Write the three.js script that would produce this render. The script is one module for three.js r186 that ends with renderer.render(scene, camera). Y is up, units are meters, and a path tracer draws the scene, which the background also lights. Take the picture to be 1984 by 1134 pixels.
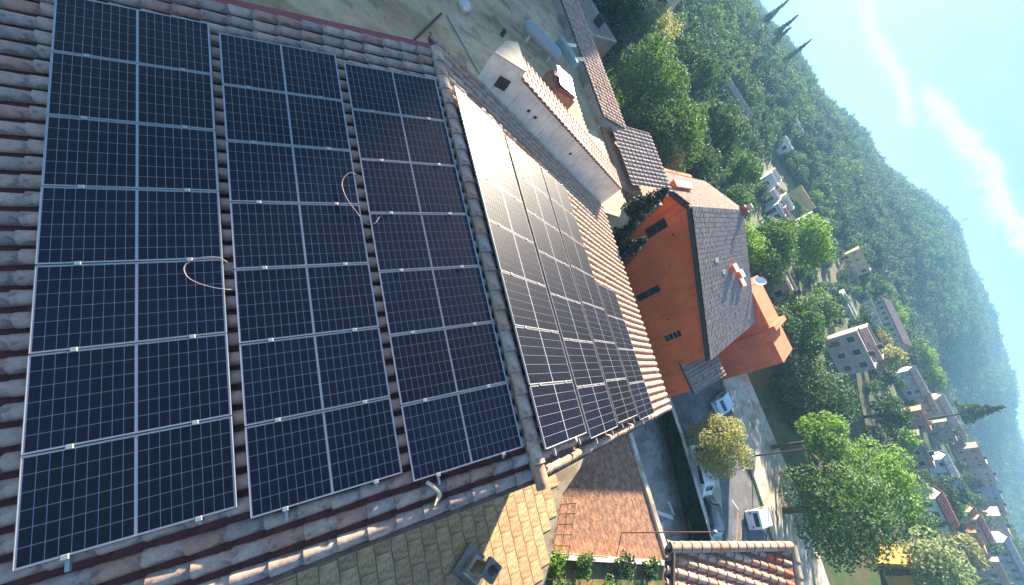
import * as THREE from 'three';
import { mergeGeometries, mergeVertices } from 'three/addons/utils/BufferGeometryUtils.js';
import { RoundedBoxGeometry } from 'three/addons/geometries/RoundedBoxGeometry.js';

// ------------------------------------------------------------------ camera, sky, sun, exposure
const scene = new THREE.Scene();
const CAM = new THREE.Vector3(8.19521, 5.35696, 4.40891);
const camera = new THREE.PerspectiveCamera(81.545, 1984 / 1134, 0.1, 6000);
camera.position.copy(CAM);
camera.quaternion.setFromRotationMatrix(new THREE.Matrix4().makeBasis(
  new THREE.Vector3(0.27708361, 0.68146825, -0.67736674),
  new THREE.Vector3(-0.9317002, 0.36287343, -0.01605059),
  new THREE.Vector3(0.23486042, 0.63555008, 0.73547038)));
camera.setViewOffset(2251.83, 1247.016, 0, 0, 1984, 1134);
scene.add(camera);

const R = Math.PI / 180;
const dirOf = (az, el) => new THREE.Vector3(Math.sin(az * R) * Math.cos(el * R), Math.sin(el * R), -Math.cos(az * R) * Math.cos(el * R));
const SUN = dirOf(-44, 20);
const EXPOSURE = 5.9;

// deterministic noise
function rng(seed) { let a = seed >>> 0; return () => { a = (a + 0x6D2B79F5) | 0; let t = Math.imul(a ^ (a >>> 15), 1 | a); t = (t + Math.imul(t ^ (t >>> 7), 61 | t)) ^ t; return ((t ^ (t >>> 14)) >>> 0) / 4294967296; }; }
function hash2(x, y, s) { let h = (x * 374761393 + y * 668265263 + s * 2147483647) | 0; h = Math.imul(h ^ (h >>> 13), 1274126177); return ((h ^ (h >>> 16)) >>> 0) / 4294967296; }
function vnoise(x, y, s, per) {
  const xi = Math.floor(x), yi = Math.floor(y), fx = x - xi, fy = y - yi, u = fx * fx * (3 - 2 * fx), v = fy * fy * (3 - 2 * fy);
  const w = k => per ? ((k % per) + per) % per : k;
  const a = hash2(w(xi), w(yi), s), b = hash2(w(xi + 1), w(yi), s), c = hash2(w(xi), w(yi + 1), s), d = hash2(w(xi + 1), w(yi + 1), s);
  return (a + (b - a) * u) * (1 - v) + (c + (d - c) * u) * v;
}
function fbm(x, y, s, oct, per) { let a = 0, m = 0.5, t = 0; for (let i = 0; i < oct; i++) { a += m * vnoise(x, y, s + i * 17, per); t += m; x *= 2; y *= 2; if (per) per *= 2; m *= 0.5; } return a / t; }
const clamp = (x, a = 0, b = 1) => Math.min(b, Math.max(a, x));
const lerp = (a, b, t) => a + (b - a) * t;
const sstep = (a, b, x) => { const t = clamp((x - a) / (b - a)); return t * t * (3 - 2 * t); };

{ // the sky: clear morning air, a glow round the sun, torn streaks of high cloud
  const W = 2048, H = 1024, data = new Float32Array(W * H * 4);
  const streaks = [
    [[-36, 8.2], [-31.3, 7.05], [-28.3, 6.9], [-25.4, 7.1], [-22.4, 7.05], [-20.5, 6.5]],
    [[-22.6, 8.3], [-19.3, 8.85], [-16.9, 9.2], [-14.5, 9.55], [-12.3, 9.9], [-9.6, 9.4], [-6.6, 9.4], [-3, 9.9], [3, 10.6], [12, 11.4]],
  ];
  const v = new THREE.Vector3();
  for (let j = 0; j < H; j++) for (let i = 0; i < W; i++) {
    const ph = ((i + 0.5) / W - 0.5) * 2 * Math.PI, th = ((j + 0.5) / H - 0.5) * Math.PI;
    v.set(Math.cos(ph) * Math.cos(th), Math.sin(th), Math.sin(ph) * Math.cos(th));
    const el = th / R, az = Math.atan2(v.x, -v.z) / R;
    const up = Math.max(0, v.y), t = 1 - Math.exp(-up * 5);
    // display-referred air colours (linear)
    let r = lerp(0.40, 0.13, t), g = lerp(0.62, 0.30, t), b = lerp(0.84, 0.64, t);
    const c = Math.max(-1, Math.min(1, v.dot(SUN))), ang = Math.acos(c) / R;
    const glow = 1.7 * Math.exp(-ang / 5) + 0.30 * Math.exp(-ang / 24);
    r += glow * 1.15; g += glow * 1.02; b += glow * 0.72;
    if (el > 2 && el < 20 && az > -45 && az < 20) {
      let best = 0;
      for (let k = 0; k < 2; k++) {
        const L = streaks[k];
        for (let q = 0; q < L.length - 1; q++) {
          const [ax, ay] = L[q], [bx, by] = L[q + 1], dx = bx - ax, dy = by - ay;
          const tt = clamp(((az - ax) * dx + (el - ay) * dy) / (dx * dx + dy * dy));
          const nx = az - ax - dx * tt, ny = el - ay - dy * tt;
          const wob = fbm(az * 0.7 + 40, el * 0.7 + 9, 5, 4) - 0.5, fine = fbm(az * 2.2 + 11, el * 2.2 + 70, 8, 4);
          const d = Math.hypot(nx, ny + wob * 1.3), below = ny < 0 ? 1.0 : 0.45;
          const wd = (k ? 0.62 : 0.5) * (0.6 + fine) * (below + 0.4);
          best = Math.max(best, Math.exp(-(d * d) / (wd * wd)) * (0.35 + 0.75 * fine) * (k ? sstep(-24, -20, az) : 1.0));
        }
      }
      const veil = sstep(0.5, 0.8, fbm(az * 0.12 + 3, el * 0.3 + 2, 31, 4)) * 0.10;
      const m = clamp(best * 1.9 + veil);
      r = lerp(r, Math.max(r, 0.66), m); g = lerp(g, Math.max(g, 0.70), m); b = lerp(b, Math.max(b, 0.74), m);
    }
    if (el < 0) { const k = sstep(0, -8, el); r = lerp(r, 0.16, k); g = lerp(g, 0.20, k); b = lerp(b, 0.20, k); }
    const o = (j * W + i) * 4, e = 1.62 / EXPOSURE;
    data[o] = r * e; data[o + 1] = g * e; data[o + 2] = b * e; data[o + 3] = 1;
  }
  const sky = new THREE.DataTexture(data, W, H, THREE.RGBAFormat, THREE.FloatType);
  sky.mapping = THREE.EquirectangularReflectionMapping; sky.magFilter = sky.minFilter = THREE.LinearFilter; sky.needsUpdate = true;
  scene.background = sky; scene.environment = sky;
}
const sun = new THREE.DirectionalLight(new THREE.Color(1, 0.86, 0.66), 5);
sun.position.copy(SUN).multiplyScalar(300); sun.castShadow = true; sun.shadow.radius = 1.5;
sun.shadow.mapSize.set(4096, 4096);
Object.assign(sun.shadow.camera, { left: -80, right: 80, top: 80, bottom: -80, near: 1, far: 700 });
scene.add(sun, sun.target);
const renderer = new THREE.WebGLRenderer({ antialias: true });
renderer.toneMapping = THREE.LinearToneMapping;
renderer.toneMappingExposure = EXPOSURE;
renderer.shadowMap.enabled = true;
scene.fog = new THREE.FogExp2(0x8cc3ea, 0.00075);

// ------------------------------------------------------------------ helpers
const used = new Map();
function numbered(n) { const k = used.get(n) || 0; used.set(n, k + 1); return k ? `${n}_${String(k).padStart(3, '0')}` : n; }
const V3 = (x, y, z) => new THREE.Vector3(x, y, z);
function mesh(name, geo, mat, parent) { const m = new THREE.Mesh(geo, mat); m.name = parent === scene || !parent ? numbered(name) : name; m.castShadow = m.receiveShadow = true; (parent || scene).add(m); return m; }
function tag(o, label, category, group) { o.userData.label = label; o.userData.category = category; if (group) o.userData.group = group; return o; }
function thing(name, label, category, pos, group, turn = 0) { const g = new THREE.Group(); g.name = numbered(name); if (pos) g.position.copy(pos); g.rotation.y = turn; scene.add(g); return tag(g, label, category, group); }
function struct(o) { o.userData.kind = 'structure'; return o; }
function stuff(o) { o.userData.kind = 'stuff'; return o; }
function boxUV(g, s = 1) { // uv in metres, by the way each face points
  if (g.index) g = g.toNonIndexed();
  const p = g.attributes.position, n = p.count, uv = new Float32Array(n * 2), a = V3(), b = V3(), c = V3();
  for (let i = 0; i < n; i += 3) {
    a.fromBufferAttribute(p, i); b.fromBufferAttribute(p, i + 1); c.fromBufferAttribute(p, i + 2);
    const nn = b.clone().sub(a).cross(c.clone().sub(a)), ax = Math.abs(nn.x), ay = Math.abs(nn.y), az = Math.abs(nn.z);
    [a, b, c].forEach((q, k) => { const u = ay >= ax && ay >= az ? [q.x, q.z] : ax >= az ? [q.z, q.y] : [q.x, q.y]; uv[(i + k) * 2] = u[0] * s; uv[(i + k) * 2 + 1] = u[1] * s; });
  }
  g.setAttribute('uv', new THREE.BufferAttribute(uv, 2));
  if (!g.attributes.normal) g.computeVertexNormals();
  return g;
}
const box = (w, h, d, x = 0, y = 0, z = 0) => new THREE.BoxGeometry(w, h, d).translate(x, y, z);
const bbox = (x0, x1, y0, y1, z0, z1) => box(x1 - x0, y1 - y0, z1 - z0, (x0 + x1) / 2, (y0 + y1) / 2, (z0 + z1) / 2);
const cyl = (r0, r1, h, x = 0, y = 0, z = 0, seg = 14) => new THREE.CylinderGeometry(r0, r1, h, seg).translate(x, y, z);
function bar(a, b, r, seg = 8, r2 = r) { const d = b.clone().sub(a), L = d.length(); const g = new THREE.CylinderGeometry(r2, r, L, seg); g.translate(0, L / 2, 0); g.applyQuaternion(new THREE.Quaternion().setFromUnitVectors(V3(0, 1, 0), d.normalize())); return g.translate(a.x, a.y, a.z); }
const merge = list => mergeGeometries(list.map(g => { g = g.index ? g.toNonIndexed() : g; for (const k of Object.keys(g.attributes)) if (!['position', 'normal', 'uv'].includes(k)) g.deleteAttribute(k); if (!g.attributes.uv) g.setAttribute('uv', new THREE.BufferAttribute(new Float32Array(g.attributes.position.count * 2), 2)); return g; }));
const slab = (pts, th) => { const a = pts[1].clone().sub(pts[0]).cross(pts[2].clone().sub(pts[0])); let n = 0; for (let i = 0; i < pts.length; i++) { const p = pts[i], q = pts[(i + 1) % pts.length]; n += p.z * q.x - p.x * q.z; } return poly(n < 0 ? pts.slice().reverse() : pts, th); };
function poly(pts, thick) { // closed slab from a loop of Vector3, thickened along its own normal
  const n = V3(); for (let i = 1; i < pts.length - 1; i++) n.add(pts[i].clone().sub(pts[0]).cross(pts[i + 1].clone().sub(pts[0]))); n.normalize();
  const bot = pts.map(p => p.clone().addScaledVector(n, -thick)), pos = [];
  const tri = (a, b, c) => pos.push(a.x, a.y, a.z, b.x, b.y, b.z, c.x, c.y, c.z);
  for (let i = 1; i < pts.length - 1; i++) { tri(pts[0], pts[i], pts[i + 1]); tri(bot[0], bot[i + 1], bot[i]); }
  for (let i = 0; i < pts.length; i++) { const j = (i + 1) % pts.length; tri(pts[i], bot[i], bot[j]); tri(pts[i], bot[j], pts[j]); }
  const g = new THREE.BufferGeometry(); g.setAttribute('position', new THREE.Float32BufferAttribute(pos, 3)); g.computeVertexNormals(); return g;
}

// ------------------------------------------------------------------ textures and materials
function tex(size, fn, srgb = true, rep = 1) {
  const d = new Uint8Array(size * size * 4);
  for (let j = 0; j < size; j++) for (let i = 0; i < size; i++) { const c = fn(i / size, j / size, i, j), o = (j * size + i) * 4; for (let k = 0; k < 3; k++) d[o + k] = clamp(Array.isArray(c) ? c[k] : c) * 255; d[o + 3] = 255; }
  const t = new THREE.DataTexture(d, size, size); t.wrapS = t.wrapT = THREE.RepeatWrapping; t.magFilter = THREE.LinearFilter; t.minFilter = THREE.LinearMipmapLinearFilter; t.generateMipmaps = true; if (srgb) t.colorSpace = THREE.SRGBColorSpace; t.repeat.set(rep, rep); t.needsUpdate = true; return t;
}
const rep = (t, r) => { const c = t.clone(); c.repeat.set(r, r); c.needsUpdate = true; return c; };
const tClay = tex(512, (u, v) => { const a = fbm(u * 6, v * 6, 3, 5, 6), b = fbm(u * 40, v * 40, 9, 3, 40), l = 0.6 * sstep(0.55, 0.75, fbm(u * 10, v * 10, 21, 4, 10)), k = 0.45 * sstep(0.58, 0.74, fbm(u * 14, v * 14, 41, 4, 14)); const m = 0.86 + 0.34 * (a - 0.5) + 0.2 * (b - 0.5); return [lerp(m, 0.95, l * 0.55) * (1 - 0.5 * k), lerp(m * 0.97, 0.95, l * 0.6) * (1 - 0.48 * k), lerp(m * 0.95, 0.92, l * 0.6) * (1 - 0.45 * k)]; });
const tGrain = tex(256, (u, v) => 0.5 + 0.6 * (fbm(u * 24, v * 24, 2, 4, 24) - 0.5), false);
const tPlaster = tex(512, (u, v) => { const a = fbm(u * 4, v * 4, 13, 5, 4), b = fbm(u * 60, v * 60, 19, 2, 60), st = sstep(0.55, 0.8, fbm(u * 26, v * 3, 77, 4)); const m = 0.90 + 0.22 * (a - 0.5) + 0.10 * (b - 0.5) - 0.10 * st; return [m, m * 0.99, m * 0.98]; });
const tConc = tex(1024, (u, v) => { const a = fbm(u * 5, v * 5, 33, 6, 5), b = fbm(u * 70, v * 70, 3, 3, 70), st = sstep(0.5, 0.72, fbm(u * 9 + 3, v * 4, 61, 5)), dk = 0.55 * sstep(0.58, 0.76, fbm(u * 16, v * 16, 91, 5, 16)); const m = 0.90 + 0.32 * (a - 0.5) + 0.16 * (b - 0.5); return [m * lerp(1, 0.86, st) * lerp(1, 0.68, dk), m * lerp(1, 0.85, st) * lerp(1, 0.69, dk), m * lerp(1, 0.80, st) * lerp(1, 0.70, dk)]; });
const tAsph = tex(512, (u, v) => { const a = fbm(u * 5, v * 5, 53, 5, 5), b = fbm(u * 110, v * 110, 7, 2, 110); const m = 0.78 + 0.4 * (a - 0.5) + 0.35 * (b - 0.5); return m; });
const tEarth = tex(512, (u, v) => { const a = fbm(u * 8, v * 8, 59, 6, 8), b = fbm(u * 50, v * 50, 5, 3, 50), gz = sstep(0.48, 0.6, fbm(u * 11, v * 11, 83, 5, 11)); const m = 0.75 + 0.5 * (a - 0.5) + 0.3 * (b - 0.5); return [m * lerp(1, 0.7, gz), m * lerp(0.92, 0.95, gz), m * lerp(0.75, 0.55, gz)]; });
const lin = (r, g, b) => new THREE.Color().setRGB(r, g, b);
const std = (c, o = {}) => new THREE.MeshStandardMaterial({ color: c, roughness: 0.85, ...o });
const M = {};
// clay tile tints, weathered
M.tile = [[0.52, 0.36, 0.29], [0.46, 0.35, 0.30], [0.56, 0.38, 0.29], [0.41, 0.30, 0.255], [0.53, 0.40, 0.32], [0.50, 0.27, 0.20], [0.39, 0.29, 0.25]].map(c => std(lin(...c), { map: tClay, bumpMap: tGrain, bumpScale: 0.004, roughness: 0.9 }));
M.tileRed = [[0.52, 0.17, 0.09], [0.46, 0.2, 0.13]].map(c => std(lin(...c), { map: tClay, bumpMap: tGrain, bumpScale: 0.003, roughness: 0.85 }));
M.tileWarm = [[0.56, 0.38, 0.27], [0.52, 0.34, 0.25], [0.60, 0.44, 0.33], [0.48, 0.33, 0.26], [0.54, 0.30, 0.20]].map(c => std(lin(...c), { map: tClay, bumpMap: tGrain, bumpScale: 0.004, roughness: 0.9 }));
M.pan = std(lin(0.24, 0.065, 0.055), { map: tClay, roughness: 0.9 });
M.panWarm = std(lin(0.30, 0.13, 0.09), { map: tClay, roughness: 0.9 });
M.deck = std(lin(0.20, 0.10, 0.08), { map: tClay });
M.redPaint = std(lin(0.30, 0.055, 0.05), { map: rep(tPlaster, 0.5), roughness: 0.7 });
M.white = std(lin(0.88, 0.78, 0.66), { map: rep(tPlaster, 0.5) });
M.cream = std(lin(0.62, 0.52, 0.38), { map: rep(tPlaster, 0.4) });
M.conc = std(lin(0.50, 0.36, 0.21), { map: rep(tConc, 0.11), bumpMap: tGrain, bumpScale: 0.006 });
M.greyConc = std(lin(0.36, 0.32, 0.27), { map: rep(tConc, 0.12) });
M.paleConc = std(lin(0.64, 0.55, 0.44), { map: rep(tConc, 0.12) });
M.asphalt = std(lin(0.19, 0.19, 0.20), { map: rep(tAsph, 0.2), roughness: 0.9 });
M.lane = std(lin(0.28, 0.27, 0.25), { map: rep(tConc, 0.15), roughness: 0.9 });
M.paint = std(lin(0.72, 0.72, 0.70), { map: rep(tAsph, 0.5) });
M.earth = std(lin(0.30, 0.22, 0.13), { map: rep(tEarth, 0.2) });
M.ground = std(lin(0.13, 0.135, 0.065), { map: rep(tEarth, 0.03) });
M.brick = [[0.40, 0.20, 0.12], [0.36, 0.2, 0.13], [0.46, 0.26, 0.15], [0.33, 0.17, 0.11]].map(c => std(lin(...c), { map: tClay }));
M.grout = std(lin(0.30, 0.24, 0.17), { map: rep(tConc, 0.3) });
M.paver = [[0.57, 0.37, 0.18], [0.60, 0.39, 0.195], [0.54, 0.34, 0.175], [0.58, 0.37, 0.20], [0.61, 0.42, 0.225], [0.52, 0.335, 0.18]].map(c => std(lin(...c), { map: rep(tConc, 0.7), bumpMap: rep(tGrain, 2), bumpScale: 0.003 }));
M.orange = std(lin(0.95, 0.19, 0.05), { map: rep(tPlaster, 0.16), roughness: 0.9 });
M.orangeDeep = std(lin(0.90, 0.19, 0.075), { map: rep(tPlaster, 0.16), roughness: 0.9 });
M.glass = new THREE.MeshPhysicalMaterial({ color: lin(0.02, 0.025, 0.03), roughness: 0.06, clearcoat: 1, clearcoatRoughness: 0.03 });
M.dark = std(lin(0.035, 0.033, 0.032));
M.darkWood = std(lin(0.09, 0.06, 0.045));
M.alu = new THREE.MeshStandardMaterial({ color: lin(0.34, 0.325, 0.30), metalness: 0.3, roughness: 0.45 });
M.steel = new THREE.MeshStandardMaterial({ color: lin(0.42, 0.44, 0.46), metalness: 0.6, roughness: 0.45 });
M.bright = new THREE.MeshStandardMaterial({ color: lin(0.9, 0.9, 0.9), metalness: 1, roughness: 0.16 });
M.cell = [[0.0015, 0.002, 0.010], [0.002, 0.0026, 0.013], [0.0015, 0.002, 0.008]].map(c => new THREE.MeshPhysicalMaterial({ color: lin(...c), roughness: 0.5, ior: 1.22, clearcoat: 0.1, clearcoatRoughness: 0.015 }));
M.sheet = new THREE.MeshPhysicalMaterial({ color: lin(0.36, 0.34, 0.38), roughness: 0.5, ior: 1.22, clearcoat: 0.1, clearcoatRoughness: 0.015 });
M.cable = std(lin(0.30, 0.24, 0.22), { roughness: 0.6 });
M.trunk = std(lin(0.16, 0.12, 0.085), { map: tEarth });
const leafMat = c => new THREE.MeshPhysicalMaterial({ color: lin(...c), roughness: 0.95, transmission: 0.5, thickness: 0, side: THREE.DoubleSide, ior: 1.2 });
M.leaf = { deep: leafMat([0.05, 0.10, 0.028]), mid: leafMat([0.09, 0.17, 0.03]), fresh: leafMat([0.16, 0.29, 0.03]), olive: leafMat([0.32, 0.32, 0.10]), pale: leafMat([0.25, 0.31, 0.13]), dry: leafMat([0.24, 0.20, 0.08]), black: leafMat([0.022, 0.035, 0.022]) };

// ------------------------------------------------------------------ the land: one sheet out to the horizon
const AZ = [-75, -50, -40, -30, -20, -8, 0, 8, 14, 20, 32, 60];
const RR = [0, 50, 80, 110, 150, 200, 260, 350, 500, 700, 900, 1200, 1600, 2600];
const TB = [
  [-12.6, -12.6, -10, -7, -4, -1, 0, -2, -4, -6, -6, -6, -6, -6],
  [-12.6, -12.6, -10.5, -8, -4.5, -1.5, -.5, -4, -6, -6, -6, -6, -6, -6],
  [-12.6, -12.6, -11, -9, -6, -3, -1, -4, -6, -6, -6, -6, -6, -6],
  [-12.6, -12.6, -11.5, -9.5, -6, -2, 2, 8, 4, 0, 0, 0, 0, 0],
  [-12.6, -12.6, -11.5, -10, -6.5, -1.5, 5, 14, 24, 20, 16, 10, 5, 0],
  [-12.6, -12.6, -11, -9, -6.5, -1, 8, 22, 44, 70, 62, 45, 30, 10],
  [-12.6, -12.6, -10.5, -7.5, -5, -4.5, -1, 12, 32, 56, 70, 60, 40, 10],
  [-12.6, -12.6, -10.5, -8, -5.5, -4, -5, -6, 12, 36, 56, 52, 36, 10],
  [-12.6, -12.6, -10.5, -8.5, -6.5, -4.5, -4.5, -14, -6, 10, 24, 36, 28, 8],
  [-12.6, -12.6, -11, -9, -7.5, -6, -5, -14, -16, -6, 4, 16, 24, 8],
  [-12.6, -12.6, -11.5, -10, -9, -8, -7, -14, -18, -12, -4, 8, 20, 8],
  [-12.6, -12.6, -12, -12, -12, -12, -12, -14, -14, -10, -4, 6, 14, 8]];
function land(x, z) {
  const dx = x - CAM.x, dz = z - CAM.z, r = Math.min(Math.hypot(dx, dz), 2599), az = Math.atan2(dx, -dz) / R;
  const a = clamp(az, AZ[0], AZ[AZ.length - 1] - 1e-6);
  let i = 0, j = 0; while (AZ[i + 1] <= a) i++; while (RR[j + 1] <= r) j++;
  let ta = (a - AZ[i]) / (AZ[i + 1] - AZ[i]); ta = ta * ta * (3 - 2 * ta); const tr = (r - RR[j]) / (RR[j + 1] - RR[j]);
  let y = lerp(lerp(TB[i][j], TB[i][j + 1], tr), lerp(TB[i + 1][j], TB[i + 1][j + 1], tr), ta);
  const amp = sstep(120, 500, r);
  y += amp * ((fbm(x * 0.012 + 50, z * 0.012 + 50, 71, 4) - 0.5) * 16) + sstep(60, 120, r) * (fbm(x * 0.05, z * 0.05, 73, 3) - 0.5) * 1.6;
  return y;
}
{
  const na = 240, rs = [2]; while (rs[rs.length - 1] < 2600) rs.push(rs[rs.length - 1] * 1.065 + 0.5);
  const pos = [], idx = [];
  for (const r of rs) for (let k = 0; k < na; k++) { const a = k / na * Math.PI * 2, x = CAM.x + r * Math.sin(a), z = CAM.z - r * Math.cos(a); pos.push(x, land(x, z) - 0.05, z); }
  for (let j = 0; j < rs.length - 1; j++) for (let k = 0; k < na; k++) { const a = j * na + k, b = j * na + (k + 1) % na, c = a + na, d = b + na; idx.push(a, b, c, b, d, c); }
  const g = new THREE.BufferGeometry(); g.setAttribute('position', new THREE.Float32BufferAttribute(pos, 3)); g.setIndex(idx); g.computeVertexNormals();
  const uv = []; for (let i = 0; i < pos.length; i += 3) uv.push(pos[i], pos[i + 2]); g.setAttribute('uv', new THREE.Float32BufferAttribute(uv, 2));
  struct(mesh('terrain', g, M.ground));
}
const pol = (az, d) => [CAM.x + d * Math.sin(az * R), CAM.z - d * Math.cos(az * R)];

// ------------------------------------------------------------------ clay tiles
const SL = 18.538 * R, CS = Math.cos(SL), SN = Math.sin(SL);
function halfTile(L, r0, r1, th, seg, lift, flip = 1) { // barrel tile: x across, y up, z down the slope
  const pos = [], nor = [], uv = [], idx = [], ring = (z, r, y0, n, ar) => { const b = pos.length / 3; for (let i = 0; i <= seg; i++) { const a = Math.PI * i / seg, c = Math.cos(a), s = Math.sin(a) * flip; pos.push(-c * r, y0 + s * r * ar, z); nor.push(...(n || [-c, s, 0])); uv.push(i / seg * r * 3 + 0.3, z); } return b; };
  const A = ring(0, r0, 0, null, 0.9), B = ring(L, r1, lift, null, 0.9);
  for (let i = 0; i < seg; i++) flip > 0 ? idx.push(A + i, B + i, A + i + 1, A + i + 1, B + i, B + i + 1) : idx.push(A + i, A + i + 1, B + i, A + i + 1, B + i + 1, B + i);
  if (th) { const Cc = ring(L, r1, lift, [0, 0, 1], 0.9), D = ring(L, r1 - th, lift, [0, 0, 1], 0.9); for (let i = 0; i < seg; i++) idx.push(Cc + i, D + i, Cc + i + 1, Cc + i + 1, D + i, D + i + 1); }
  const g = new THREE.BufferGeometry(); g.setAttribute('position', new THREE.Float32BufferAttribute(pos, 3)); g.setAttribute('normal', new THREE.Float32BufferAttribute(nor, 3)); g.setAttribute('uv', new THREE.Float32BufferAttribute(uv, 2)); g.setIndex(idx); return g;
}
const PITCH = 0.28, ROW = 0.36;
const tileGeos = [0, 1, 2, 3].map(k => { const g = halfTile(0.43, 0.088, 0.104, 0.016, 7, 0.022); const uv = g.attributes.uv; for (let i = 0; i < uv.count; i++) uv.setXY(i, uv.getX(i) + k * 0.37, uv.getY(i) + k * 0.61); return g; });
const panGeo = halfTile(0.40, 0.125, 0.115, 0, 5, 0.0, -1);
const capGeo = halfTile(0.47, 0.125, 0.14, 0.018, 9, 0.02);
function frame(o, ex, en, ed) { return new THREE.Matrix4().makeBasis(ex, en, ed).setPosition(o); }
function place(name, geo, mat, m4, parent) { const o = mesh(name, geo, mat, parent); o.matrix.copy(m4); o.matrix.decompose(o.position, o.quaternion, o.scale); return o; }
// tiles over a slope: at(x, d) gives the frame; covered(x, d) hides tiles under panels in the joined mesh
function tileSlope(parent, fr, xs, rows, isOwn, mats, panMat, seed, keep = () => true) {
  const rnd = rng(seed), rest = [], pans = [], own = [];
  for (let r = 0; r < rows; r++) for (let i = 0; i < xs.length; i++) {
    const x = xs[i] + (rnd() - 0.5) * 0.014, d = r * ROW + (rnd() - 0.5) * 0.02 + ((i % 3) - 1) * 0.02;
    const roll = (rnd() - 0.5) * 0.05, yaw = (rnd() - 0.5) * 0.035, gi = Math.floor(rnd() * 4), mr = rnd();
    if (!keep(x, d)) continue;
    const m4 = fr(x, d, -0.094).multiply(new THREE.Matrix4().makeRotationFromEuler(new THREE.Euler(0, yaw, roll)));
    const ow = isOwn(x, d);
    if (ow) own.push([m4, gi, mr]); else rest.push(tileGeos[gi].clone().applyMatrix4(m4));
    if (i < xs.length - 1) pans.push(panGeo.clone().applyMatrix4(fr((xs[i] + xs[i + 1]) / 2, d, -0.05)));
  }
  const pm = stuff(mesh('pan_tiles', mergeGeometries(pans), panMat, parent));
  if (rest.length) stuff(mesh('roof_tiles', mergeGeometries(rest), mats[0], parent));
  for (const [m4, gi, mr] of own) place('roof_tile', tileGeos[gi], mats[Math.floor(mr * mats.length)], m4, parent);
  return pm;
}
// a small-scale tiled roof: one sheet of barrel rows with stepped courses
function barrelSheet(o, ex, ed, W, L, pitch, row, seed) {
  const en = ed.clone().cross(ex).normalize(); if (en.y < 0) en.negate();
  const rnd = rng(seed), pos = [], idx = [], seg = 8, nc = Math.round(W / pitch), nr = Math.round(L / row), p = V3();
  for (let r = 0; r < nr; r++) for (let e = 0; e < 2; e++) {
    for (let i = 0; i <= nc * seg; i++) {
      const t = i / seg, a = (t % 1) * 2 * Math.PI, jit = (hash2(Math.floor(t), r, seed) - 0.5);
      const y = pitch * 0.26 * Math.abs(Math.cos(a / 2)) ** 0.8 * (Math.cos(a) > -0.2 ? 1 : 0.7) + (e ? 0.035 : 0) + jit * 0.02;
      p.copy(o).addScaledVector(ex, t * W / nc + jit * 0.02).addScaledVector(ed, (r + e) * L / nr + jit * 0.03 * e).addScaledVector(en, y); pos.push(p.x, p.y, p.z);
    }
  }
  const w = nc * seg + 1;
  for (let r = 0; r < nr * 2 - 1; r++) for (let i = 0; i < w - 1; i++) { const a = r * w + i; idx.push(a, a + w, a + 1, a + 1, a + w, a + w + 1); }
  const uv = []; for (let r = 0; r < nr * 2; r++) for (let i = 0; i < w; i++) uv.push(i / seg * pitch * 0.7, Math.ceil(r / 2) * row * 0.7 + hash2(i >> 3, r >> 1, 5));
  let g = new THREE.BufferGeometry(); g.setAttribute('position', new THREE.Float32BufferAttribute(pos, 3)); g.setAttribute('uv', new THREE.Float32BufferAttribute(uv, 2)); g.setIndex(idx); g = g.toNonIndexed(); g.computeVertexNormals(); return g;
}

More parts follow.
